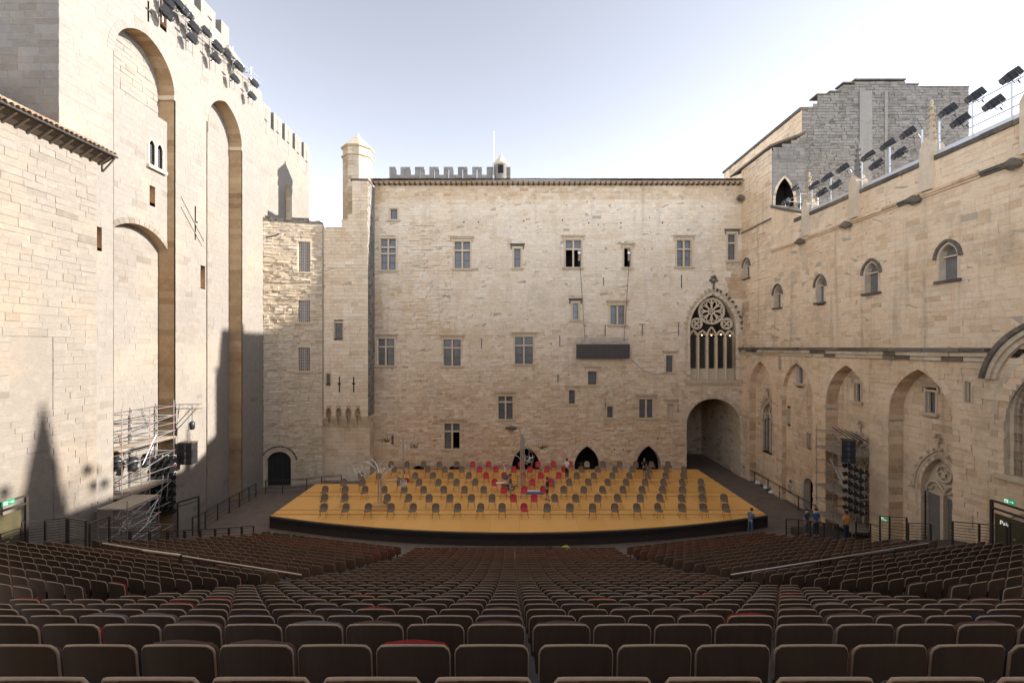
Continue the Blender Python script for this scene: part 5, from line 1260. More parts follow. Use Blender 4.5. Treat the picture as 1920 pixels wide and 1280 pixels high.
for x, y in ((0,0),(1.4,0),(0,2.0),(1.4,2.0)): m = MB(); m.tube([(x,y,0),(x,y,2.6)], .03, 6); m.build('post', M_['alu'], t)
for z in (1.2,1.9,2.6):
    for a, b in (((0,0),(1.4,0)),((0,0),(0,2)),((1.4,0),(1.4,2.0)),((0,2),(1.4,2))): m = MB(); m.tube([(*a,z),(*b,z)], .025, 6); m.build('rail', M_['alu'], t)
# rail and lights on the tower front
t = empty('lighting_rail', (LX, 30, 30), label='thin steel lighting rail slung along the top of the tower', cat='rail')
o3 = Vector((LX,30,30)); a, b = LW.p(rY(960+960-322), 0, .6), None
pa, pb = on_x(322, 8, LX+.6), on_x(492, 152, LX+.6)
m = MB(); m.tube([pa-o3, pb-o3], .035, 6); m.build('rail', M_['steel'], t); m = MB(); m.tube([pa-o3-Vector((0,0,.3)), pb-o3-Vector((0,0,.3))], .03, 6); m.build('rail', M_['steel'], t)
for q in slots:
    m = MB(); m.tube([LW.p(q.u0-.1, q.v0-.1, .25)-o3, LW.p(q.u0-.1, q.v1+.9, .25)-o3], .045, 6); m.build('upright', M_['alu'], t)
    m = MB(); m.tube([LW.p(q.u0-.1, q.v1+.4, .25)-o3, LW.p(q.u0-.1, q.v1+.4, -.3)-o3], .03, 6); m.build('bracket', M_['alu'], t)
LL = [(313,26),(318,6),(335,7),(342,17),(353,27),(365,52),(361,73),(387,60),(409,88),(405,110),(426,101),(449,125),(441,148),(478,157),(473,180)]
LL.sort()
for i, (px, py) in enumerate(LL): spot(on_x(px, py, LX+.75), (.62, .45, -.66), 'black spotlight on the tower battlements, %s from the left' % ORD[i+1], 'spotlights on the tower battlements', .95 if i % 3 else 1.1)
m = MB(); P = on_x(440, 107, LX+.5); m.tube([P-Vector((0,.9,-.25)), P+Vector((0,.9,-.25))], [.16,.24], 8); m.tube([P-Vector((0,0,1.2)), P], .03, 6); m.tube([P-Vector((.4,0,1.2)), P-Vector((0,0,1.2))], .03, 6); tag(m.build('follow_spot', M_['pale_rail']), 'long sand-coloured follow spot on the tower rail', 'spotlight')

# ================================================================== scaffolds
def tubes(parent, segs, name, r=.026, mat=None):
    for a, b in segs: m = MB(); m.tube([a, b], r, 6); m.build(name, mat or M_['steel'], parent)
def scaffold(name, xs, ys, zs, decks, label, diag=True):
    t = empty(name, (xs[0], ys[0], 0), label=label, cat='scaffold'); o = Vector((xs[0], ys[0], 0)); rg = random.Random(int(ys[0]))
    V = lambda x, y, z: Vector((x, y, z)) - o
    for x in xs:
        for y in ys: tubes(t, [(V(x,y,0), V(x,y,zs[-1]+rg.uniform(.1,.5)))], 'standard')
    for z in zs:
        for y in ys: tubes(t, [(V(xs[0],y,z), V(xs[-1],y,z))], 'transom')
        for x in xs: tubes(t, [(V(x,ys[0]-.15,z), V(x,ys[-1]+.15,z))], 'ledger')
        for x in xs:
            for y in ys: m = MB(); m.tube([V(x,y,z-.05), V(x,y,z+.05)], .045, 6); m.build('coupler', M_['red'], t)
    for (x0, x1, y0, y1, z) in decks:
        n = 4
        for i in range(n): m = MB(); w_ = (x1-x0)/n; p = V(x0+w_*i+.01, y0, z+.05); q = V(x0+w_*(i+1)-.01, y1, z+.10); m.box(p, q); m.build('deck_board', M_['plank'] if z > .1 else M_['steel'], t)
    if diag:
        for i in range(len(zs)-1):
            x = xs[-1]; a, b = (ys[0], ys[-1]) if i % 2 else (ys[-1], ys[0]); tubes(t, [(V(x,a,zs[i]), V(x,b,zs[i+1]))], 'brace')
    for j in range(14):
        za, zb = sorted((rg.uniform(zs[1], zs[-1]), rg.uniform(zs[1], zs[-1]))); x = rg.choice(xs); ya = rg.uniform(ys[0], ys[-1]); yb = min(ys[-1], max(ys[0], ya+rg.uniform(-1.6,1.6)))
        tubes(t, [(V(x,ya,za), V(x,yb,min(zb, za+1.6)))], 'brace')
    return t
sx0, sx1 = -23.45, -22.3
scaf = scaffold('scaffold_tower', [sx0, sx1], [26.0, 28.0, 30.0], [1.0,2.6,4.0,4.9,5.9,6.7,7.2,7.7,8.2,8.8], [(sx0,sx1,25.8,30.2,4.0),(sx0,sx1,25.8,30.2,6.7)], 'tall galvanised scaffold with lamps in the tower recess')
low_s = scaffold('scaffold_platform', [-21.3, -19.8], [23.4, 25.5], [1.2,2.6,3.4,4.3], [(-21.3,-19.8,23.3,25.6,4.3)], 'low scaffold platform with a brown board deck beside the railings')
tr = empty('truss_beam', (-23.9, 30.45, 8.55), label='aluminium truss beam jutting from the top of the tall scaffold', cat='truss')
for dz in (0, .3):
    for dy in (0, .3): tubes(tr, [((0,dy,dz),(2.95,dy,dz))], 'chord', .028, M_['alu'])
for i in range(10):
    m = MB(); m.tube([(i*.295,0,0 if i % 2 else .3),((i+1)*.295,0,.3 if i % 2 else 0)], .014, 5); m.build('lacing', M_['alu'], tr)
for d in (0, .35): m = MB(); m.tube([(.9+d-.6,0,-2.3),(2.4+d,0,0)], .025, 6); m.build('strut', M_['iron'], tr)
hs_ = empty('hoist', (-21.45, 30.5, 7.5), label='black chain hoist hanging from the end of the truss', cat='hoist')
m = MB(); m.lathe([(.06,-.35),(.16,-.3),(.18,.1),(.08,.22)], n=8); m.build('motor', M_['black'], hs_); m = MB(); m.tube([(0,0,.2),(0,0,1.3)], .02, 5); m.build('chain', M_['iron'], hs_)
def speaker(loc, w, d, h, n, label, rz=0):
    t = empty('loudspeaker', loc, rz, label, 'loudspeaker')
    for i in range(n):
        m = MB(); z = h*i/n; m.box((-w/2,-d/2,z+.01),(w/2,d/2,z+h/n-.01)); c = m.build('cabinet', M_['black'], t)
        m = MB(); m.box((-w*.08,-d/2-.015,z+.04),(w*.08,-d/2-.002,z+h/n-.04)); m.build('grille', M_['lens'], c)
    m = MB(); m.box((-w/2-.06,-d/2,h),(w/2+.06,d/2,h+.05)); m.build('fly_bar', M_['timber'], t)
    return t
P = on_y(353, 869, 30.6); speaker(P, .85, .6, 1.42, 3, 'black line-array loudspeaker hanging beside the tall scaffold')
m = MB(); m.tube([P+Vector((0,0,1.45)), Vector((P.x, P.y, 8.8))], .018, 5); tag(m.build('suspension_cable', M_['steel']), 'thin steel cable holding the hanging loudspeaker', 'cable')
m = MB(); q0 = on_y(318, 848, 30.2); q1 = P+Vector((-.4,0,1.0)); m.tube([q0+(q1-q0)*(i/8)+Vector((0,0,-.5*math.sin(math.pi*i/8))) for i in range(9)], .02, 5); tag(m.build('power_cable', M_['iron']), 'black cable sagging from the scaffold to the hanging loudspeaker', 'cable')
def par_light(parent=None):
    t = empty('par_lamp')
    m = MB(); m.tube([(-.2,0,0),(-.12,0,0),(.14,0,0),(.22,0,0)], [.06,.12,.125,.14], 10); m.build('can', M_['black'], t)
    m = MB(); m.tube([(.20,0,0),(.215,0,0)], .12, 10); m.build('lens', M_['lens'], t)
    m = MB(); m.tube([(0,-.15,0),(0,-.15,.2),(0,.15,.2),(0,.15,0)], .013, 5); m.build('yoke', M_['steel'], t)
    return t
par0 = par_light(); up = [False]
def par(loc, d, label, group, s=1.0):
    o = par0 if not up[0] else copy_tree(par0); up[0] = True; tag(o, label, 'lamp', group); aim(o, loc, d, s)
for r in range(7):
    for c in range(4):
        P = Vector((-23.4 + .33*c, 29.7 + .1*c, 5.3 - r*.55)); 
        par(P, (.6,-.6,-.2), 'black lamp on the tall scaffold, %s from the top, %s across' % (ORD[r+1], ORD[c+1]), 'lamps banked on the tall scaffold', 1.35)
for i, (px, py) in enumerate(((248,868),(273,862),(219,868))): par(on_x(px, py, -22.9), (.35,-.3,-.9), ('left','middle','right')[(1,2,0)[i]] + ' large lamp standing on the tall scaffold deck', 'lamps on the scaffold deck', 1.9)
# scaffold in the third arch of the chapel wing
rs = scaffold('scaffold_tower', [21.6, 23.1], [28.9, 30.6, 32.3], [.9,2.0,2.9,3.8,4.7,5.6,6.2,6.8], [(21.6,23.1,28.8,32.4,.9),(21.6,23.1,28.8,32.4,2.9),(21.6,23.1,28.8,32.4,5.6)], 'galvanised scaffold with loudspeaker and lamps in the chapel arch')
P = on_x(1591, 866, 21.3); speaker(P, .7, .55, 1.4, 4, 'black loudspeaker stack hanging in the chapel scaffold', R(-35))
for r in range(6):
    for c in range(4):
        Q = on_x(1588+10.5*c, 872+4*c+r*15.5, 21.35); par(Q, (-.85,.2,-.2), 'black lamp on the chapel scaffold, %s from the top, %s from the stage side' % (ORD[r+1], ORD[c+1]), 'lamps banked on the chapel scaffold', 1.0)
for i in range(4):
    m = MB(); a = on_x(1560+12*i, 800+3*i, 21.5); m.tube([a, a+Vector((.2,-1.2,-.5)), a+Vector((.5,-.4,-.9))], .03, 5); tag(m.build('looped_cable', M_['iron']), 'black cable loop on the chapel scaffold, %s from the stage side' % ORD[i+1], 'cable', 'cable loops on the chapel scaffold')

# ================================================================== LED screen on the back wall
M_['ledface'] = plain('led_face', (.055,.048,.043), .6, var=.2, scale=20)
scr = empty('display_board', on_y(1131, 672, YB-.6), label='long black display board hanging under a truss on the palace wall', cat='screen')
w2 = 50*(YB-.6)/F; h2 = 27*(YB-.6)/F
for i in range(8):
    m = MB(); a = -w2+2*w2*i/8; m.box((a+.004,0,0),(a+2*w2/8-.004,.18,h2)); m.build('panel', M_['ledface'], scr)
for z in (h2+.25, h2+.6):
    for y in (0, .3): m = MB(); m.tube([(-w2,y,z),(w2,y,z)], .025, 6); m.build('chord', M_['alu'], scr)
for i in range(16): m = MB(); a = -w2+2*w2*i/16; m.tube([(a,0,h2+(.25 if i % 2 else .6)),(a+2*w2/16,0,h2+(.6 if i % 2 else .25))], .014, 5); m.build('lacing', M_['alu'], scr)
for s in (-.7, 0, .7): m = MB(); m.tube([(s*w2,.1,h2),(s*w2,.1,h2+.25)], .02, 5); m.build('hanger', M_['alu'], scr)
a, b = on_y(1181, 671, YB-.5), on_y(1250, 698, YB-.25); m = MB(); m.tube([a+(b-a)*(i/10)+Vector((0,0,-.75*math.sin(math.pi*i/10))) for i in range(11)], .02, 5); tag(m.build('signal_cable', M_['iron']), 'black cable sagging from the display board to a small window', 'cable')
for j, (x0, y0, x1, y1) in enumerate(((1088,501,1097,640),(1179,501,1170,640))):
    m = MB(); m.tube([on_y(x0,y0,YB-.22), on_y(x1,y1,YB-.45)], .022, 5); tag(m.build('suspension_cable', M_['iron']), 'thin cable running down the wall from the open %s window' % ('cross','narrow')[j], 'cable')
# lamps in the two open windows
for j, (px, py) in enumerate(((1086,500),(1179,500))):
    P = on_y(px, py, YB+.15); t = empty('window_lamp', P, label='stage lamp on a stand in the open %s window' % ('cross','narrow')[j], cat='lamp')
    for s in (-1, 1): m = MB(); m.tube([(s*.12,0,.0),(0,0,.9)], .018, 5); m.build('stand_leg', M_['iron'], t)
    m = MB(); m.tube([(0,-.05,.55),(0,-.05,1.25)], [.13,.10], 10); m.build('lamp_body', M_['cloth'], t)
    m = MB(); m.tube([(0,-.05,1.22),(0,-.05,1.42)], [.2,.2], 10); m.build('collar', M_['alu'], t)
    m = MB(); m.lathe([(.12,1.43),(.17,1.55),(.1,1.7),(.02,1.76)], n=10); m.build('cap', M_['tile'], t)
# pendant lamps lit inside the great window
em, et, eb = new_mat('lit_bulb'); eb.inputs['Emission Color'].default_value = (1,.62,.28,1); eb.inputs['Emission Strength'].default_value = 1.0; eb.inputs['Base Color'].default_value = (.8,.6,.4,1)
for i, (px, py) in enumerate(((1316,628),(1334,628),(1351.5,627),(1368.5,629))):
    P = on_y(px, py, YB+1.2); t = empty('pendant_lamp', P, label='lit pendant lamp in the great traceried window, %s from the left' % ORD[i+1], cat='lamp', group='pendant lamps in the great window')
    m = MB(); m.lathe([(.01,-.07),(.06,-.03),(.065,.02),(.02,.06)], n=10); m.build('bulb', em, t); m = MB(); m.tube([(0,0,.1),(0,0,18.9-P.z)], .012, 5); m.build('flex', M_['iron'], t)

# ================================================================== exit gantries, signs
M_['brass'] = plain('olive_gate_panel', (.085,.075,.035), .45, metal=.2, var=.5, scale=2.5)
gm, gtt, gb = new_mat('exit_green'); gb.inputs['Base Color'].default_value = (.02,.30,.12,1); gb.inputs['Emission Color'].default_value = (.03,.45,.18,1); gb.inputs['Emission Strength'].default_value = .06
wm, wtt, wb = new_mat('exit_white'); wb.inputs['Base Color'].default_value = (.45,.48,.45,1); wb.inputs['Emission Color'].default_value = (.8,.9,.8,1); wb.inputs['Emission Strength'].default_value = .12
def lettering(txt, size, parent, M, mat, name='lettering'):
    cu = bpy.data.curves.new('txt', 'FONT'); cu.body = txt; cu.size = size; cu.extrude = .004
    o = bpy.data.objects.new('txt', cu); me = o.to_mesh().copy(); o.to_mesh_clear(); bpy.data.objects.remove(o)
    me.materials.clear(); me.materials.append(mat); q = bpy.data.objects.new(name, me); C.objects.link(q); q.parent = parent; q.matrix_local = M; return q
def exit_sign(P, dirv, label, w=.44, h=.2):
    """dirv: along the sign, left to right as read"""
    U = Vector(dirv).normalized(); N = Vector((U.y, -U.x, 0)); t = empty('exit_sign', P, label=label, cat='sign'); Z = Vector((0,0,1))
    def q(m, u0,u1,v0,v1,n0,n1): 
        vs = [U*u+Z*v+N*n for n in (n1,n0) for u,v in ((u0,v0),(u1,v0),(u1,v1),(u0,v1))]; m.add(vs, ((0,1,2,3),(7,6,5,4),(4,5,1,0),(5,6,2,1),(6,7,3,2),(7,4,0,3)))
    m = MB(); q(m,-w/2,w/2,-h/2,h/2,0,.05); m.build('sign_box', gm, t)
    m = MB(); q(m,-w*.42,-w*.06,-h*.36,h*.36,.052,.056); m.build('door_symbol', wm, t)
    m = MB(); q(m,.06*w,.32*w,-.05*h,.08*h,.052,.056)
    m.add([U*(.28*w)+Z*(.26*h)+N*.055, U*(.44*w)+Z*(.015*h)+N*.055, U*(.28*w)-Z*(.22*h)+N*.055], [(0,1,2)]); m.build('arrow', wm, t)
    m = MB()
    for (a, b) in (((-.30,.02),(-.18,.10)),((-.24,.06),(-.26,-.14)),((-.26,-.14),(-.34,-.26)),((-.26,-.12),(-.16,-.26)),((-.22,.2),(-.20,.24))): m.bar(U*(a[0]*w)+Z*(a[1]*h)+N*.058, U*(b[0]*w)+Z*(b[1]*h)+N*.058, .02, .012)
    m.build('running_figure', gm, t); return t
def gantry(P, U, w, h, word, label, word2=None):
    U = Vector(U).normalized(); N = Vector((U.y, -U.x, 0)); Z = Vector((0,0,1)); t = empty('exit_gantry', P, label=label, cat='gantry')
    for u in (0, w): m = MB(); m.bar(U*u, U*u+Z*h, .1); m.build('post', M_['rail'], t)
    for z in (h, h-.32): m = MB(); m.bar(Z*z, U*w+Z*z, .08); m.build('beam', M_['rail'], t)
    m = MB(); vs = [U*u+Z*v-N*(.12-n) for n in (.03,0) for u,v in ((.05,.9),(w-.12,.9),(w-.12,h-.55),(.05,h-.55))]; m.add(vs, ((0,1,2,3),(7,6,5,4),(4,5,1,0),(5,6,2,1),(6,7,3,2),(7,4,0,3))); pn = m.build('panel', M_['brass'], t)
    B = Matrix((( U.x, 0, N.x, 0),(U.y, 0, N.y, 0),(0,1,0,0),(0,0,0,1)))
    lettering(word, .26, t, Matrix.Translation(U*(w*.62)+Z*(h-.95)-N*.06) @ B, wm)
    if word2: lettering(word2, .26, t, Matrix.Translation(U*(w*.06)+Z*(h-.95)-N*.06) @ B, wm)
    rg = random.Random(5)
    for i in range(26):
        m = MB(); u, v = rg.uniform(.1,.9)*w, h-1.1-rg.uniform(0,.9); m.bar(U*u+Z*v-N*.07, U*(u+rg.uniform(.04,.14))+Z*(v+rg.uniform(-.01,.02))-N*.07, .012, .03); m.build('seat_number_mark', M_['pale_rail'], t)
    return t
gantry(Vector((-20.6,14.3,3.6)), (0,1,0), 5.0, 2.8, 'Impair', 'brass-coloured exit gantry marked Impair against the annex wall')
P = on_x(14, 942, -20.45); exit_sign(P, (0,1,0), 'small green exit sign above the Impair panel')
gantry(Vector((21.3,20.2,2.6)), (0,-1,0), 4.6, 3.3, 'Impair', 'dark exit gantry marked Pair in front of the stone gate', 'Pair')
P = on_x(1894, 940, 21.15); exit_sign(P, (0,-1,0), 'small green exit sign above the Pair panel')
P = on_x(1659, 973, 20.6); exit_sign(P, (0,-1,0), 'tiny green exit sign on the railing by the stone pier', .4, .18)
# ================================================================== props: green leaves and bags on the seats
gl = plain('leaf_green', (.10,.16,.06), .6, var=.5, scale=12); t = empty('leaf_garland', on_z(520,1003,1.5), label='garland of green leaves lying along the front left seats', cat='garland')
rg = random.Random(6); A, B = on_y(497,1000,28.3), on_y(566,1007,27.6); t.location = A
for i in range(70):
    m = MB(); p = (B-A)*rg.random()+Vector((rg.uniform(-.1,.1),rg.uniform(-.12,.12),rg.uniform(-.12,.12))); a = Vector((rg.uniform(-1,1),rg.uniform(-1,1),rg.uniform(-1,1))).normalized()*.13; b = a.cross(Vector((.3,.7,.6))).normalized()*.06
    m.add([p-a, p+b, p+a, p-b], [(0,1,2),(0,2,3)]); m.build('leaf', gl, t)
for px, nm, col, lb in ((1028,'bag',(.02,.02,.028),'dark blue bag lying on a front row seat'),(1061,'bag',(.45,.52,.05),'bright yellow-green bag lying on a front row seat')):
    m = MB(); P = on_y(px, 1026, 26.9); mt = plain('bag_fabric', col, .8, var=.4, scale=14); m.lathe([(.05,-.16),(.2,-.12),(.24,.0),(.15,.1),(.04,.13)], c=(0,0,0), n=9); o = m.build(nm, mt); o.location = P; o.scale = (1.1,.6,.8); tag(o, lb, 'bag')
    m = MB(); m.tube([(-.12,0,.08),(-.05,0,.2),(.06,0,.2),(.12,0,.08)], .015, 5); h_ = m.build('strap', mt, o)
# ================================================================== tree-like lamps on the stage
M_['crystal'] = plain('crystal_drops', (.80,.77,.70), .15, spec=.9, var=.1, scale=30)
M_['lampwood'] = plain('light_pine', (.62,.36,.14), .6, var=.2, scale=5)
def curve3(a, b, c, n=10):
    a, b, c = Vector(a), Vector(b), Vector(c); return [a*(1-t)**2 + b*2*t*(1-t) + c*t*t for t in [i/n for i in range(n+1)]]
def tree_lamp(base, Y, posts, arms, label):
    """posts: [(px, py_top)], arms: [(start px,py),(bend px,py),(tip px,py), dy]"""
    B = on_z(*base, SZ); B = Vector((on_y(base[0], base[1], Y).x, Y, SZ)); t = empty('tree_lamp', B, label=label, cat='lamp')
    for px, py in posts: q = on_y(px, py, Y)-B; m = MB(); m.tube([(q.x,0,.02),(q.x,0,q.z)], .055, 10); m.build('post', M_['alu'], t)
    for s, b_, e, dy in arms:
        p0, p1, p2 = on_y(*s, Y)-B, on_y(*b_, Y)-B, on_y(*e, Y)-B; p1.y += dy*.6; p2.y += dy
        m = MB(); m.tube(curve3(p0, p1, p2), .044, 8); a = m.build('arm', M_['alu'], t)
        m = MB(); d = (p2-p1).normalized(); m.bar(p2-d*.1, p2+d*.45, .13, .05); m.build('lamp_head', M_['alu'], a)
    return t
tree_lamp((712,950), 33.6, [(709.5,892),(714.5,890)], [((709.5,893),(703,862),(676,864),-.3),((710,886),(704,866),(690,864),.6),((715,905),(718,886),(737,876),.3),((716,914),(724,896),(750,897),-.3)], 'silver tree-like lamp with drooping arms at the front left of the stage')
tree_lamp((757,884), 40.3, [(756,826)], [((756,827),(754,808),(728,810.5),-.2),((759,857),(760,828),(774,823),.5),((760,856),(768,838),(790,840),-.4)], 'silver tree-like lamp rising beside the small table at the back left')
tree_lamp((979,910), 38.4, [(976.5,816),(979.5,812),(982.5,820)], [((976.5,818),(975,797),(960,796),-.3),((979.5,813),(980,806),(985,803),.4),((982.5,841),(986,822),(1015,823),-.2),((976,862),(971,848),(950,851),-.5),((983,842),(986,837),(991,842),.1)], 'tallest silver tree-like lamp in the middle of the stage')
def plinth(px, py, Y, w, d, h, label):
    P = Vector((on_y(px,py,Y).x, Y, SZ)); t = empty('lamp_plinth', P, label=label, cat='plinth'); m = MB(); m.box((-w/2,-d/2,.003),(w/2,d/2,h*.5)); m.build('lower_tier', M_['lampwood'], t); m = MB(); m.box((-w*.3,-d*.3,h*.5+.002),(w*.3,d*.3,h)); m.build('upper_tier', M_['lampwood'], t)
plinth(712,950,33.2,1.7,1.1,.36,'stepped pale wood plinth under the front left lamp')
# chandeliers
def chandelier(px, py, Y, r, h, label, mat=None, seed=0, hang=None):
    P = on_y(px, py, Y); t = empty('chandelier', P, label=label, cat='chandelier'); rg = random.Random(seed); mt = mat or M_['crystal']
    m = MB(); m.tube([(0,0,-h*.4),(0,0,h*.6)], .018, 6); m.tube([(0,0,h*.6),(0,0,h*.6+(hang or .3))], .012, 5); m.build('stem', M_['alu'], t)
    for k in range(8):
        a = k*math.pi/4; c, s = math.cos(a), math.sin(a); m = MB(); m.tube(curve3((0,0,-h*.1),(c*r*.8,s*r*.8,-h*.5),(c*r,s*r,h*.05), 6), .009, 5); m.build('arm', M_['alu'] if mt is M_['crystal'] else mt, t)
        m = MB(); m.lathe([(.015,0),(.035,.03),(.014,.04),(.012,.14),(.0,.17)], c=(c*r,s*r,h*.05), n=6); m.build('candle', mt, t)
        m = MB()
        for j in range(5): q = rg.random(); m.lathe([(.005,-.09),(.035,-.04),(.005,.03)], c=(c*r*q*1.05+rg.uniform(-.05,.05), s*r*q*1.05+rg.uniform(-.05,.05), -h*.28*rg.random()*2+h*.1), n=5, smooth=False)
        tag(m.build('crystal_drops', mt, t), kind='stuff')
chandelier(992,858,38.2,.42,1.1,'white crystal chandelier hanging in front of the first dark arch', seed=1)
chandelier(756.5,905,33.3,.22,.55,'small crystal chandelier under the lower arm of the front left lamp', seed=2)
chandelier(671,880,34.0,.75,1.0,'wide white crystal chandelier under the outer arm of the front left lamp', seed=3)
chandelier(719,878,36.0,.7,1.0,'crystal chandelier behind the front left lamp post', seed=4)
chandelier(724.5,823,40.2,.42,.5,'dark iron chandelier hanging from the back left lamp', M_['timber'], 5)
chandelier(776.5,834,40.6,.36,.7,'slender brown chandelier hung beside the back left lamp', M_['timber'], 6)
chandelier(1018,836,38.3,.5,.5,'dark iron chandelier under the arm of the tallest lamp', M_['timber'], 7)
t = empty('cone_lampshade', on_y(958,804,38.3), label='shallow cone lampshade with a fringe hanging from the tallest lamp', cat='lampshade')
m = MB(); m.lathe([(.46,.1),(.46,-.02),(.3,-.1),(.03,-.38)], n=14); m.build('shade', M_['pale_rail'], t); m = MB(); m.lathe([(.48,.14),(.49,.0)], n=14); m.build('fringe', M_['timber'], t); m = MB(); m.tube([(0,0,.1),(0,0,.4)], .012, 5); m.build('flex', M_['iron'], t)
# table and odds and ends
P = Vector((on_y(758,884,40.0).x, 39.75, SZ)); t = empty('side_table', P, label='small wooden table with bottles below the back left lamp', cat='table')
m = MB(); m.box((-.65,-.3,.70),(.65,.3,.75)); m.build('table_top', M_['lampwood'], t)
for a in (-1,1):
    for b in (-1,1): m = MB(); m.box((a*.58-.03,b*.24-.03,.002),(a*.58+.03,b*.24+.03,.70)); m.build('leg', M_['lampwood'], t)
cols = [(.5,.05,.05),(.1,.25,.3),(.6,.55,.5),(.05,.05,.05),(.55,.35,.1),(.45,.05,.05)]
nmz = ['red','teal','white','black','amber','dark red']
for i, c in enumerate(cols): m = MB(); m.lathe([(.05,0),(.055,.12),(.02,.18),(.022,.25)], n=8); o = m.build('bottle', plain('bottle_'+nmz[i].replace(' ','_'), c, .3)); o.location = P+Vector((-.5+i*.2, .05*(-1)**i, .752)); tag(o, '%s bottle standing on the small stage table' % nmz[i], 'bottle', 'bottles on the small table')
for i, (dx, c, lb) in enumerate(((-.35,(.03,.02,.02),'black round case under the small stage table'),(.25,(.35,.05,.04),'dark red bundle under the small stage table'))): m = MB(); m.lathe([(.1,0),(.24,.08),(.24,.22),(.08,.36)], n=10); o = m.build('case' if i == 0 else 'bundle', plain('case_cloth', c, .6)); o.location = P+Vector((dx,-.05,.002)); tag(o, lb, 'case' if i == 0 else 'bundle'); m = MB(); m.tube([(-.06,0,.34),(0,0,.42),(.06,0,.34)], .014, 5); m.build('handle', M_['iron'], o)
# workshop clutter round the tallest lamp
kit = Vector((on_y(979,910,38.0).x, 37.6, SZ))
m = MB(); rg = random.Random(17); pts = []
for i in range(90): a = i*.55; r = .35+.28*math.sin(i*.37)+rg.uniform(-.05,.05); pts.append((r*math.cos(a)*1.2, r*math.sin(a)*.5, .05+.45*abs(math.sin(i*.19))))
m.tube(pts, .022, 5); o = m.build('cable_heap', M_['iron']); o.location = kit+Vector((-1.1,-.3,0)); tag(o, 'tangled heap of black cables at the foot of the tallest lamp', 'cable')
mc = plain('blue_case', (.12,.22,.42), .5, var=.4, scale=9)
t = empty('open_case', kit+Vector((.95,-1.0,0)), label='low blue and white equipment case lying on the stage', cat='case'); m = MB(); m.box((-.75,-.22,.003),(.75,.22,.2)); m.build('case_body', mc, t); m = MB(); m.box((-.7,-.18,.202),(.7,.18,.24)); m.build('lining', M_['white'], t)
t = empty('tool_case', kit+Vector((2.3,.6,0)), label='tilted silver tool case behind the person in black', cat='case'); M4 = Matrix.Rotation(R(25),4,'Y'); m = MB(); m.box((-.35,-.12,.15),(.35,.12,.8),M=M4); m.build('case_body', M_['steel'], t); m = MB(); m.box((-.2,-.14,.3),(.2,-.121,.65),M=M4); m.build('case_lid', plain('teal_sticker',(.08,.3,.28),.5), t)
for i, (dx, dy, h) in enumerate(((-.35,.2,1.1),(.5,.3,.9),(1.1,.5,1.3))):
    t = empty('microphone_stand', kit+Vector((dx,dy,0)), label=('black microphone stand left of the lamp posts','short black microphone stand right of the lamp posts','black boom stand with an angled arm behind the red chairs')[i], cat='stand')
    for k in range(3): m = MB(); a = k*2.1; m.tube([(0,0,.2),(.3*math.cos(a),.3*math.sin(a),.01)], .012, 5); m.build('foot', M_['iron'], t)
    m = MB(); m.tube([(0,0,.2),(0,0,h)], .014, 5); m.build('pole', M_['iron'], t); m = MB(); m.tube([(-.1,0,h-.1),(.45,0,h+.2)], .012, 5); m.tube([(.45,0,h+.2),(.58,0,h+.22)], .03, 6); m.build('boom', M_['iron'], t)
t = empty('flower_vase', Vector((-.65,43.05,SZ)), label='bunch of red and white flowers standing on the back row', cat='flowers'); m = MB(); m.lathe([(.08,.003),(.12,.2),(.07,.4),(.09,.48)], n=9); m.build('vase', M_['white'], t); rg = random.Random(8)
for i in range(22): m = MB(); c = (rg.uniform(-.25,.25),rg.uniform(-.2,.2),rg.uniform(.5,.95)); m.lathe([(.01,-.05),(.06,0),(.05,.04),(.01,.06)], c=c, n=6); m.build('flower', M_['shell_red'] if i % 3 else M_['white'], t)
t = empty('coat', Vector((-.55,39.15,SZ+.45)), label='grey and red coat thrown over a red chair', cat='coat'); m = MB(); m.lathe([(.05,-.1),(.2,-.05),(.24,.15),(.2,.35),(.05,.42)], n=9); o = m.build('coat_body', plain('coat_grey',(.12,.13,.15),.85), t); o.scale = (1,.5,1); m = MB(); m.tube([(.2,-.05,.3),(.34,-.1,.1),(.3,-.1,-.1)], [.07,.06,.05], 7); m.build('sleeve', M_['shell_red'], t)
# small things at the edges of the court
for i, (px, py) in enumerate(((1421,908),(1437,917),(1447,925))):
    m = MB(); m.lathe([(.08,0),(.26,.06),(.3,.2),(.2,.36),(.05,.42)], n=9); o = m.build('white_sack', M_['white']); o.location = on_z(px, py, .002); o.scale = (1,.8,.9-.1*i); tag(o, 'white sack at the foot of the chapel wall, %s from the portal' % ORD[i+1], 'sack', 'white sacks along the wall')
    m = MB(); m.tube([(-.05,0,.4),(0,0,.5),(.05,0,.41)], .02, 5); m.build('tied_neck', M_['white'], o)
P = on_z(458, 921, .0); t = empty('lamp_stand', P, label='slim lamp stand at the foot of the tower corner', cat='lamp')
for k in range(3): m = MB(); a = k*2.1; m.tube([(0,0,.4),(.35*math.cos(a),.35*math.sin(a),.01)], .015, 5); m.build('foot', M_['iron'], t)
m = MB(); m.tube([(0,0,.3),(0,0,1.9)], .018, 5); m.build('pole', M_['iron'], t); m = MB(); m.lathe([(.05,-.12),(.14,-.05),(.14,.1),(.05,.16)], c=(0,0,2.0), n=9); m.build('head', M_['black'], t)
wg = plain('weed_green', (.10,.13,.05), .7, var=.5, scale=15)
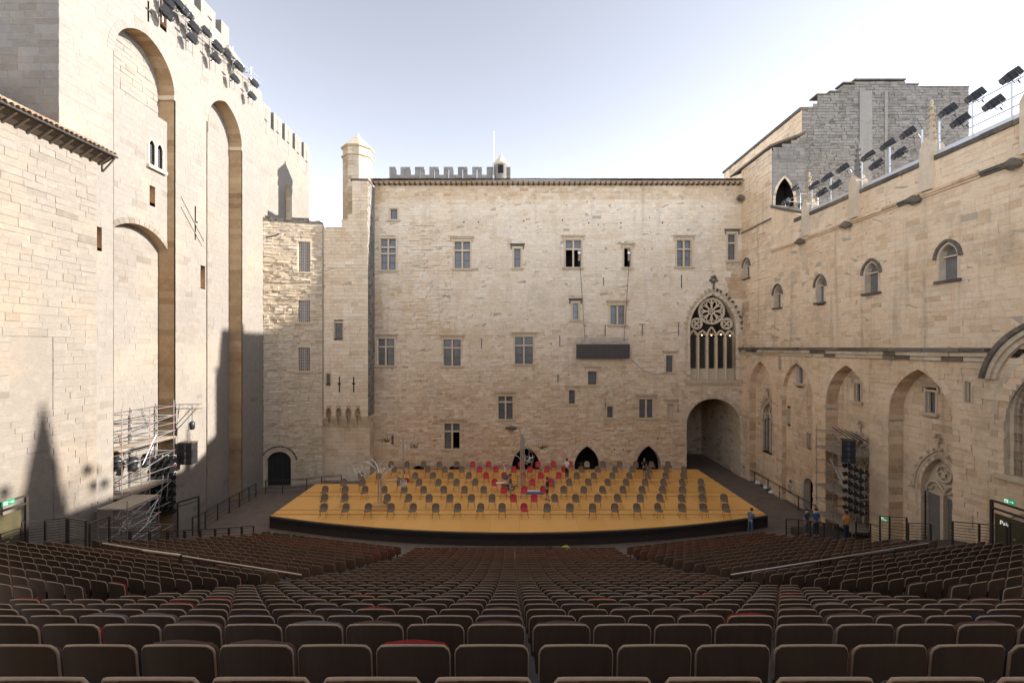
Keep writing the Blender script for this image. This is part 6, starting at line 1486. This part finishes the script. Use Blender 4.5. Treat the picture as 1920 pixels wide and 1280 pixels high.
for i, (px, py, Y, lb) in enumerate(((500,411,41.3,'small dry weed growing on the corner wing coping'),(1412,655,42.5,'small weed on the string course near the portal'),(1090,873,44.2,'tuft of weeds at the foot of the palace wall'))):
    t = empty('weed', on_y(px, py, Y), label=lb, cat='plant'); rg = random.Random(i+30)
    for j in range(14):
        m = MB(); a = rg.uniform(0,6.28); r = rg.uniform(.1,.3); h = rg.uniform(.15,.42); m.add([(0,0,-.05),(r*.5*math.cos(a)+.03,r*.5*math.sin(a),h*.6),(r*math.cos(a),r*math.sin(a),h),(r*.5*math.cos(a)-.03,r*.5*math.sin(a),h*.6)], [(0,1,2,3)]); m.build('leaf', wg, t)
# ================================================================== people
SKINS = []   # grown into plain meshes together at the end
def skin_obj(name, verts, edges, radii, mat, parent, sub=2, root=0):
    me = bpy.data.meshes.new(name); me.from_pydata([tuple(v) for v in verts], edges, []); o = bpy.data.objects.new(name, me); C.objects.link(o)
    o.modifiers.new('skin', 'SKIN'); s = o.modifiers.new('sub', 'SUBSURF'); s.levels = sub; s.render_levels = sub
    for i, r in enumerate(radii):
        d = me.skin_vertices[0].data[i]; d.radius = r if isinstance(r, tuple) else (r, r); d.use_root = (i == root)
    me.materials.append(mat); o.parent = parent
    SKINS.append((o, mat)); return o
def person(loc, rz, h, label, skin=(.42,.26,.18), hair=(.04,.025,.018), top=(.1,.1,.1), bottom=(.05,.05,.06), shoes=(.03,.03,.03), sleeves='short', legs='long',
           Rarm=((.05,.02,-.28),(.03,.06,-.26)), Larm=((.05,.02,-.28),(.03,.06,-.26)), Rleg=((0,.02),(0,-.02)), Lleg=((0,.0),(0,-.02)), lean=0.0, nod=0.0, mask=False, hat=None):
    """faces +y; arm = (elbow offset from the shoulder, wrist offset from the elbow), x outward; leg = (knee x,y),(ankle x,y) offsets"""
    t = empty('person', loc, rz, label, 'person'); k = h/1.76; t.scale = (k,k,k)
    ms, mh, mt, mb, mo = [plain('p_'+n, c, r) for n, c, r in (('skin',skin,.55),('hair',hair,.6),('top',top,.85),('bottom',bottom,.85),('shoe',shoes,.6))]
    V = Vector; ln = lambda z: lean*(z-.95)
    pel = V((0,0,.95)); sp = V((0,ln(1.15),1.15)); ch = V((0,ln(1.36)+.01,1.36)); nk = V((0,ln(1.5),1.50)); hd0 = V((0,ln(1.58)+.02+nod*.05,1.575)); hd = V((0,ln(1.66)+.025+nod*.12,1.66-nod*.02)); hdt = V((0,ln(1.72)+.015+nod*.14,1.715-nod*.03)); nose = V((0,hd.y+.085,hd.z-.02-nod*.05))
    vs = [pel, sp, ch, nk, hd0, hd, hdt]; ed = [(0,1),(1,2),(2,3),(3,4),(4,5),(5,6)]; ra = [(.135,.10),(.125,.095),(.15,.10),.055,.065,(.078,.092),(.05,.06)]
    J = {}
    for s, arm, leg, nm in ((1,Rarm,Rleg,'R'),(-1,Larm,Lleg,'L')):
        sh_ = V((s*.175, ch.y-.01, 1.405)); el = sh_+V((s*arm[0][0],arm[0][1],arm[0][2])); wr = el+V((s*arm[1][0],arm[1][1],arm[1][2])); d = (wr-el).normalized(); pm = wr+d*.06
        b = len(vs); vs += [sh_, el, wr, pm]; ra += [.058,.042,.03,(.034,.02)]; ed += [(2,b),(b,b+1),(b+1,b+2),(b+2,b+3)]
        sd_ = d.cross(V((0,1,0.2))).normalized() if abs(d.y) < .9 else V((1,0,0)); cl = sd_.cross(d).normalized()
        for j in range(4):
            base = len(vs); o_ = sd_*((j-1.5)*.019); vs += [pm+o_+d*.035, pm+o_*1.1+d*(.075-.008*abs(j-1.4))+cl*.012]; ra += [.0095,.008]; ed += [(b+3,base),(base,base+1)]
        base = len(vs); vs += [wr+d*.03-sd_*.035+cl*.01, wr+d*.06-sd_*.05+cl*.02]; ra += [.011,.009]; ed += [(b+2,base),(base,base+1)]
        hp_ = V((s*.09,0,.90)); kn = V((s*(.095+leg[0][0]), leg[0][1], .50)); an = V((s*(.095+leg[1][0]), leg[1][1], .09)); toe = an+V((s*.02,.15,-.055))
        b2 = len(vs); vs += [hp_, kn, an, toe]; ra += [.088,.058,.04,(.038,.028)]; ed += [(0,b2),(b2,b2+1),(b2+1,b2+2),(b2+2,b2+3)]
        J[nm] = (sh_, el, wr, hp_, kn, an, toe)
    body = skin_obj('body', vs, ed, ra, ms, t)
    # clothing
    v = [pel+V((0,0,-.04)), sp, ch, nk-V((0,0,.02))]; e = [(0,1),(1,2),(2,3)]; r = [(.155,.12),(.15,.115),(.172,.122),.072]
    for s in 'RL':
        b = len(v); v += [J[s][0]]; r += [.076]; e += [(2,b)]
        if sleeves == 'short': v += [J[s][0].lerp(J[s][1], .7)]; r += [.064]; e += [(b,b+1)]
        else: v += [J[s][1], J[s][2]]; r += [.058,.044]; e += [(b,b+1),(b+1,b+2)]
    skin_obj('shirt', v, e, r, mt, t)
    v = [pel+V((0,0,.06)), pel-V((0,0,.03))]; e = [(0,1)]; r = [(.148,.115),(.15,.118)]
    for s in 'RL':
        b = len(v); hp_, kn, an = J[s][3:6]; v += [hp_-V((0,0,.04))]; r += [.105]; e += [(1,b)]
        if legs == 'long': v += [kn, an+V((0,0,.02))]; r += [.076,.062]; e += [(b,b+1),(b+1,b+2)]
        elif legs == 'shorts': v += [hp_.lerp(kn,.9)]; r += [.092]; e += [(b,b+1)]
    skin_obj('trousers' if legs == 'long' else 'shorts', v, e, r, mb, t)
    for s in 'RL': an, toe = J[s][5], J[s][6]; skin_obj('shoe', [an+V((0,-.03,-.03)), an+V((0,.03,-.05)), toe+V((0,.02,0))], [(0,1),(1,2)], [.05,.046,(.046,.034)], mo, t)
    m = MB(); c = hd+V((0,-.02,.035))
    for (rr, zz) in (): pass
    m.lathe([(.088,-.06),(.104,0.0),(.100,.045),(.072,.082),(.03,.10),(.005,.104)], c=(0,0,0), n=12); q = m.build('hair', mh, t); q.location = c; q.rotation_euler = (R(18)-nod*.5,0,0)
    m = MB(); m.lathe([(.006,-.02),(.016,-.012),(.012,.012),(.004,.026)], c=nose, n=6); m.build('nose', ms, body)
    for s in (-1,1):
        m = MB(); m.lathe([(.002,-.009),(.011,0),(.002,.009)], c=hd+V((s*.032,.088,.008)), n=6); m.build('eye', M_['black'], body)
        m = MB(); m.lathe([(.004,-.028),(.018,-.01),(.02,.012),(.006,.03)], c=hd+V((s*.082,.0,-.005)), n=6); m.build('ear', ms, body)
    m = MB(); m.bar(hd+V((-.026,.087,-.055)), hd+V((.026,.087,-.055)), .008,.008); m.build('mouth', plain('p_lip',(.30,.12,.10),.5), body)
    if mask: m = MB(); m.lathe([(.03,-.09),(.078,-.06),(.084,-.02),(.06,0)], c=hd+V((0,.022,-.005)), n=12); m.build('face_mask', M_['white'], t)
    if hat: m = MB(); m.lathe([(.13,.0),(.115,.02),(.105,.07),(.06,.12),(.01,.13)], c=hd+V((0,-.01,.04)), n=12); m.build('hat', plain('p_hat', hat, .8), t)
    return t
def at_stage(px, py): return on_z(px, py, SZ)
person(at_stage(957,932), R(80), 1.8, 'person in grey t-shirt and blue shorts holding a white roll on the stage', top=(.10,.095,.095), bottom=(.20,.25,.33), legs='shorts', shoes=(.25,.05,.05), Rarm=((.16,.02,-.20),(-.05,.2,-.08)), Larm=((.08,.10,-.22),(-.02,.25,-.02)), hat=(.06,.06,.065), Rleg=((.02,.05),(.02,0)), Lleg=((.0,-.03),(0,-.12)))
m = MB(); m.tube([(-.5,0,0),(.35,0,.04)], .075, 10); o = m.build('white_roll', M_['white']); o.location = at_stage(957,932)+Vector((-.62,-.02,1.12)); tag(o, 'white roll held out by the person in grey', 'roll')
m = MB(); m.tube([(-.51,0,0),(-.49,0,0)], .05, 10); m.build('roll_core', M_['shade'], o)
person(at_stage(1026,938), R(70), 1.78, 'person in black t-shirt and black shorts stepping across the stage', top=(.022,.022,.024), bottom=(.018,.018,.02), legs='shorts', shoes=(.10,.03,.03), Rarm=((.12,-.06,-.24),(-.06,.16,-.16)), Larm=((.06,.05,-.26),(.0,.16,-.18)), Rleg=((0,.10),(0,.05)), Lleg=((0,-.06),(0,-.22)))
person(at_stage(1063,896), R(-35), 1.76, 'person in white shirt and black trousers at the back of the stage', top=(.70,.69,.66), bottom=(.015,.015,.017), shoes=(.6,.6,.6), Rarm=((.06,.04,-.26),(-.02,.18,-.12)))
person(at_stage(1208,893), R(190), 1.66, 'person in black top and shorts with a pale strap among the back chairs', top=(.025,.023,.023), bottom=(.06,.055,.05), legs='shorts', hair=(.20,.12,.06), Rarm=((.14,.03,-.18),(-.03,.10,.12)), shoes=(.3,.25,.2))
person(on_z(1407,1001,0), R(-60), 1.74, 'person in blue denim jacket looking at a phone by the stage corner', top=(.13,.17,.23), bottom=(.06,.12,.18), sleeves='long', Rarm=((.04,.06,-.26),(-.06,.2,.02)), Larm=((.04,.06,-.26),(-.06,.2,.02)), lean=.12, nod=.5, shoes=(.2,.2,.2), Rleg=((0,.05),(0,.0)), Lleg=((0,-.02),(0,-.1)))
P1 = on_y(1512, 1003, 29.6); person(P1, R(200), 1.72, 'masked person in dark clothes with a white bag by the small door', top=(.07,.075,.085), bottom=(.12,.12,.13), mask=True, Larm=((.06,.03,-.24),(-.08,.16,-.04)))
P2 = on_y(1530, 1004, 29.4); person(P2, R(175), 1.74, 'masked person in bright blue t-shirt by the small door', top=(.03,.09,.24), bottom=(.03,.03,.035), mask=True)
P3 = on_y(1587, 1012, 27.4); person(P3, R(10), 1.76, 'person in orange shirt seen from behind below the chapel scaffold', top=(.62,.26,.05), bottom=(.02,.025,.035), hair=(.02,.015,.012), skin=(.36,.2,.12))
for P, hgt in ((P1, P1.z), (P2, P2.z), (P3, P3.z)): pass
m = MB(); m.box((19.0, 27.0, .0), (22.3, 31.0, min(P1.z, P2.z)-.005)); tag(m.build('landing', M_['tier']), 'low dark landing in front of the chapel scaffold', kind='structure')

bpy.context.view_layer.update(); dg = bpy.context.evaluated_depsgraph_get()
for o, mt in SKINS:
    nm = bpy.data.meshes.new_from_object(o.evaluated_get(dg)); SKINS[SKINS.index((o, mt))] = (o, mt, nm)
for o, mt, nm in SKINS:
    o.modifiers.clear(); o.data = nm; nm.materials.clear(); nm.materials.append(mt); nm.polygons.foreach_set('use_smooth', [True]*len(nm.polygons))
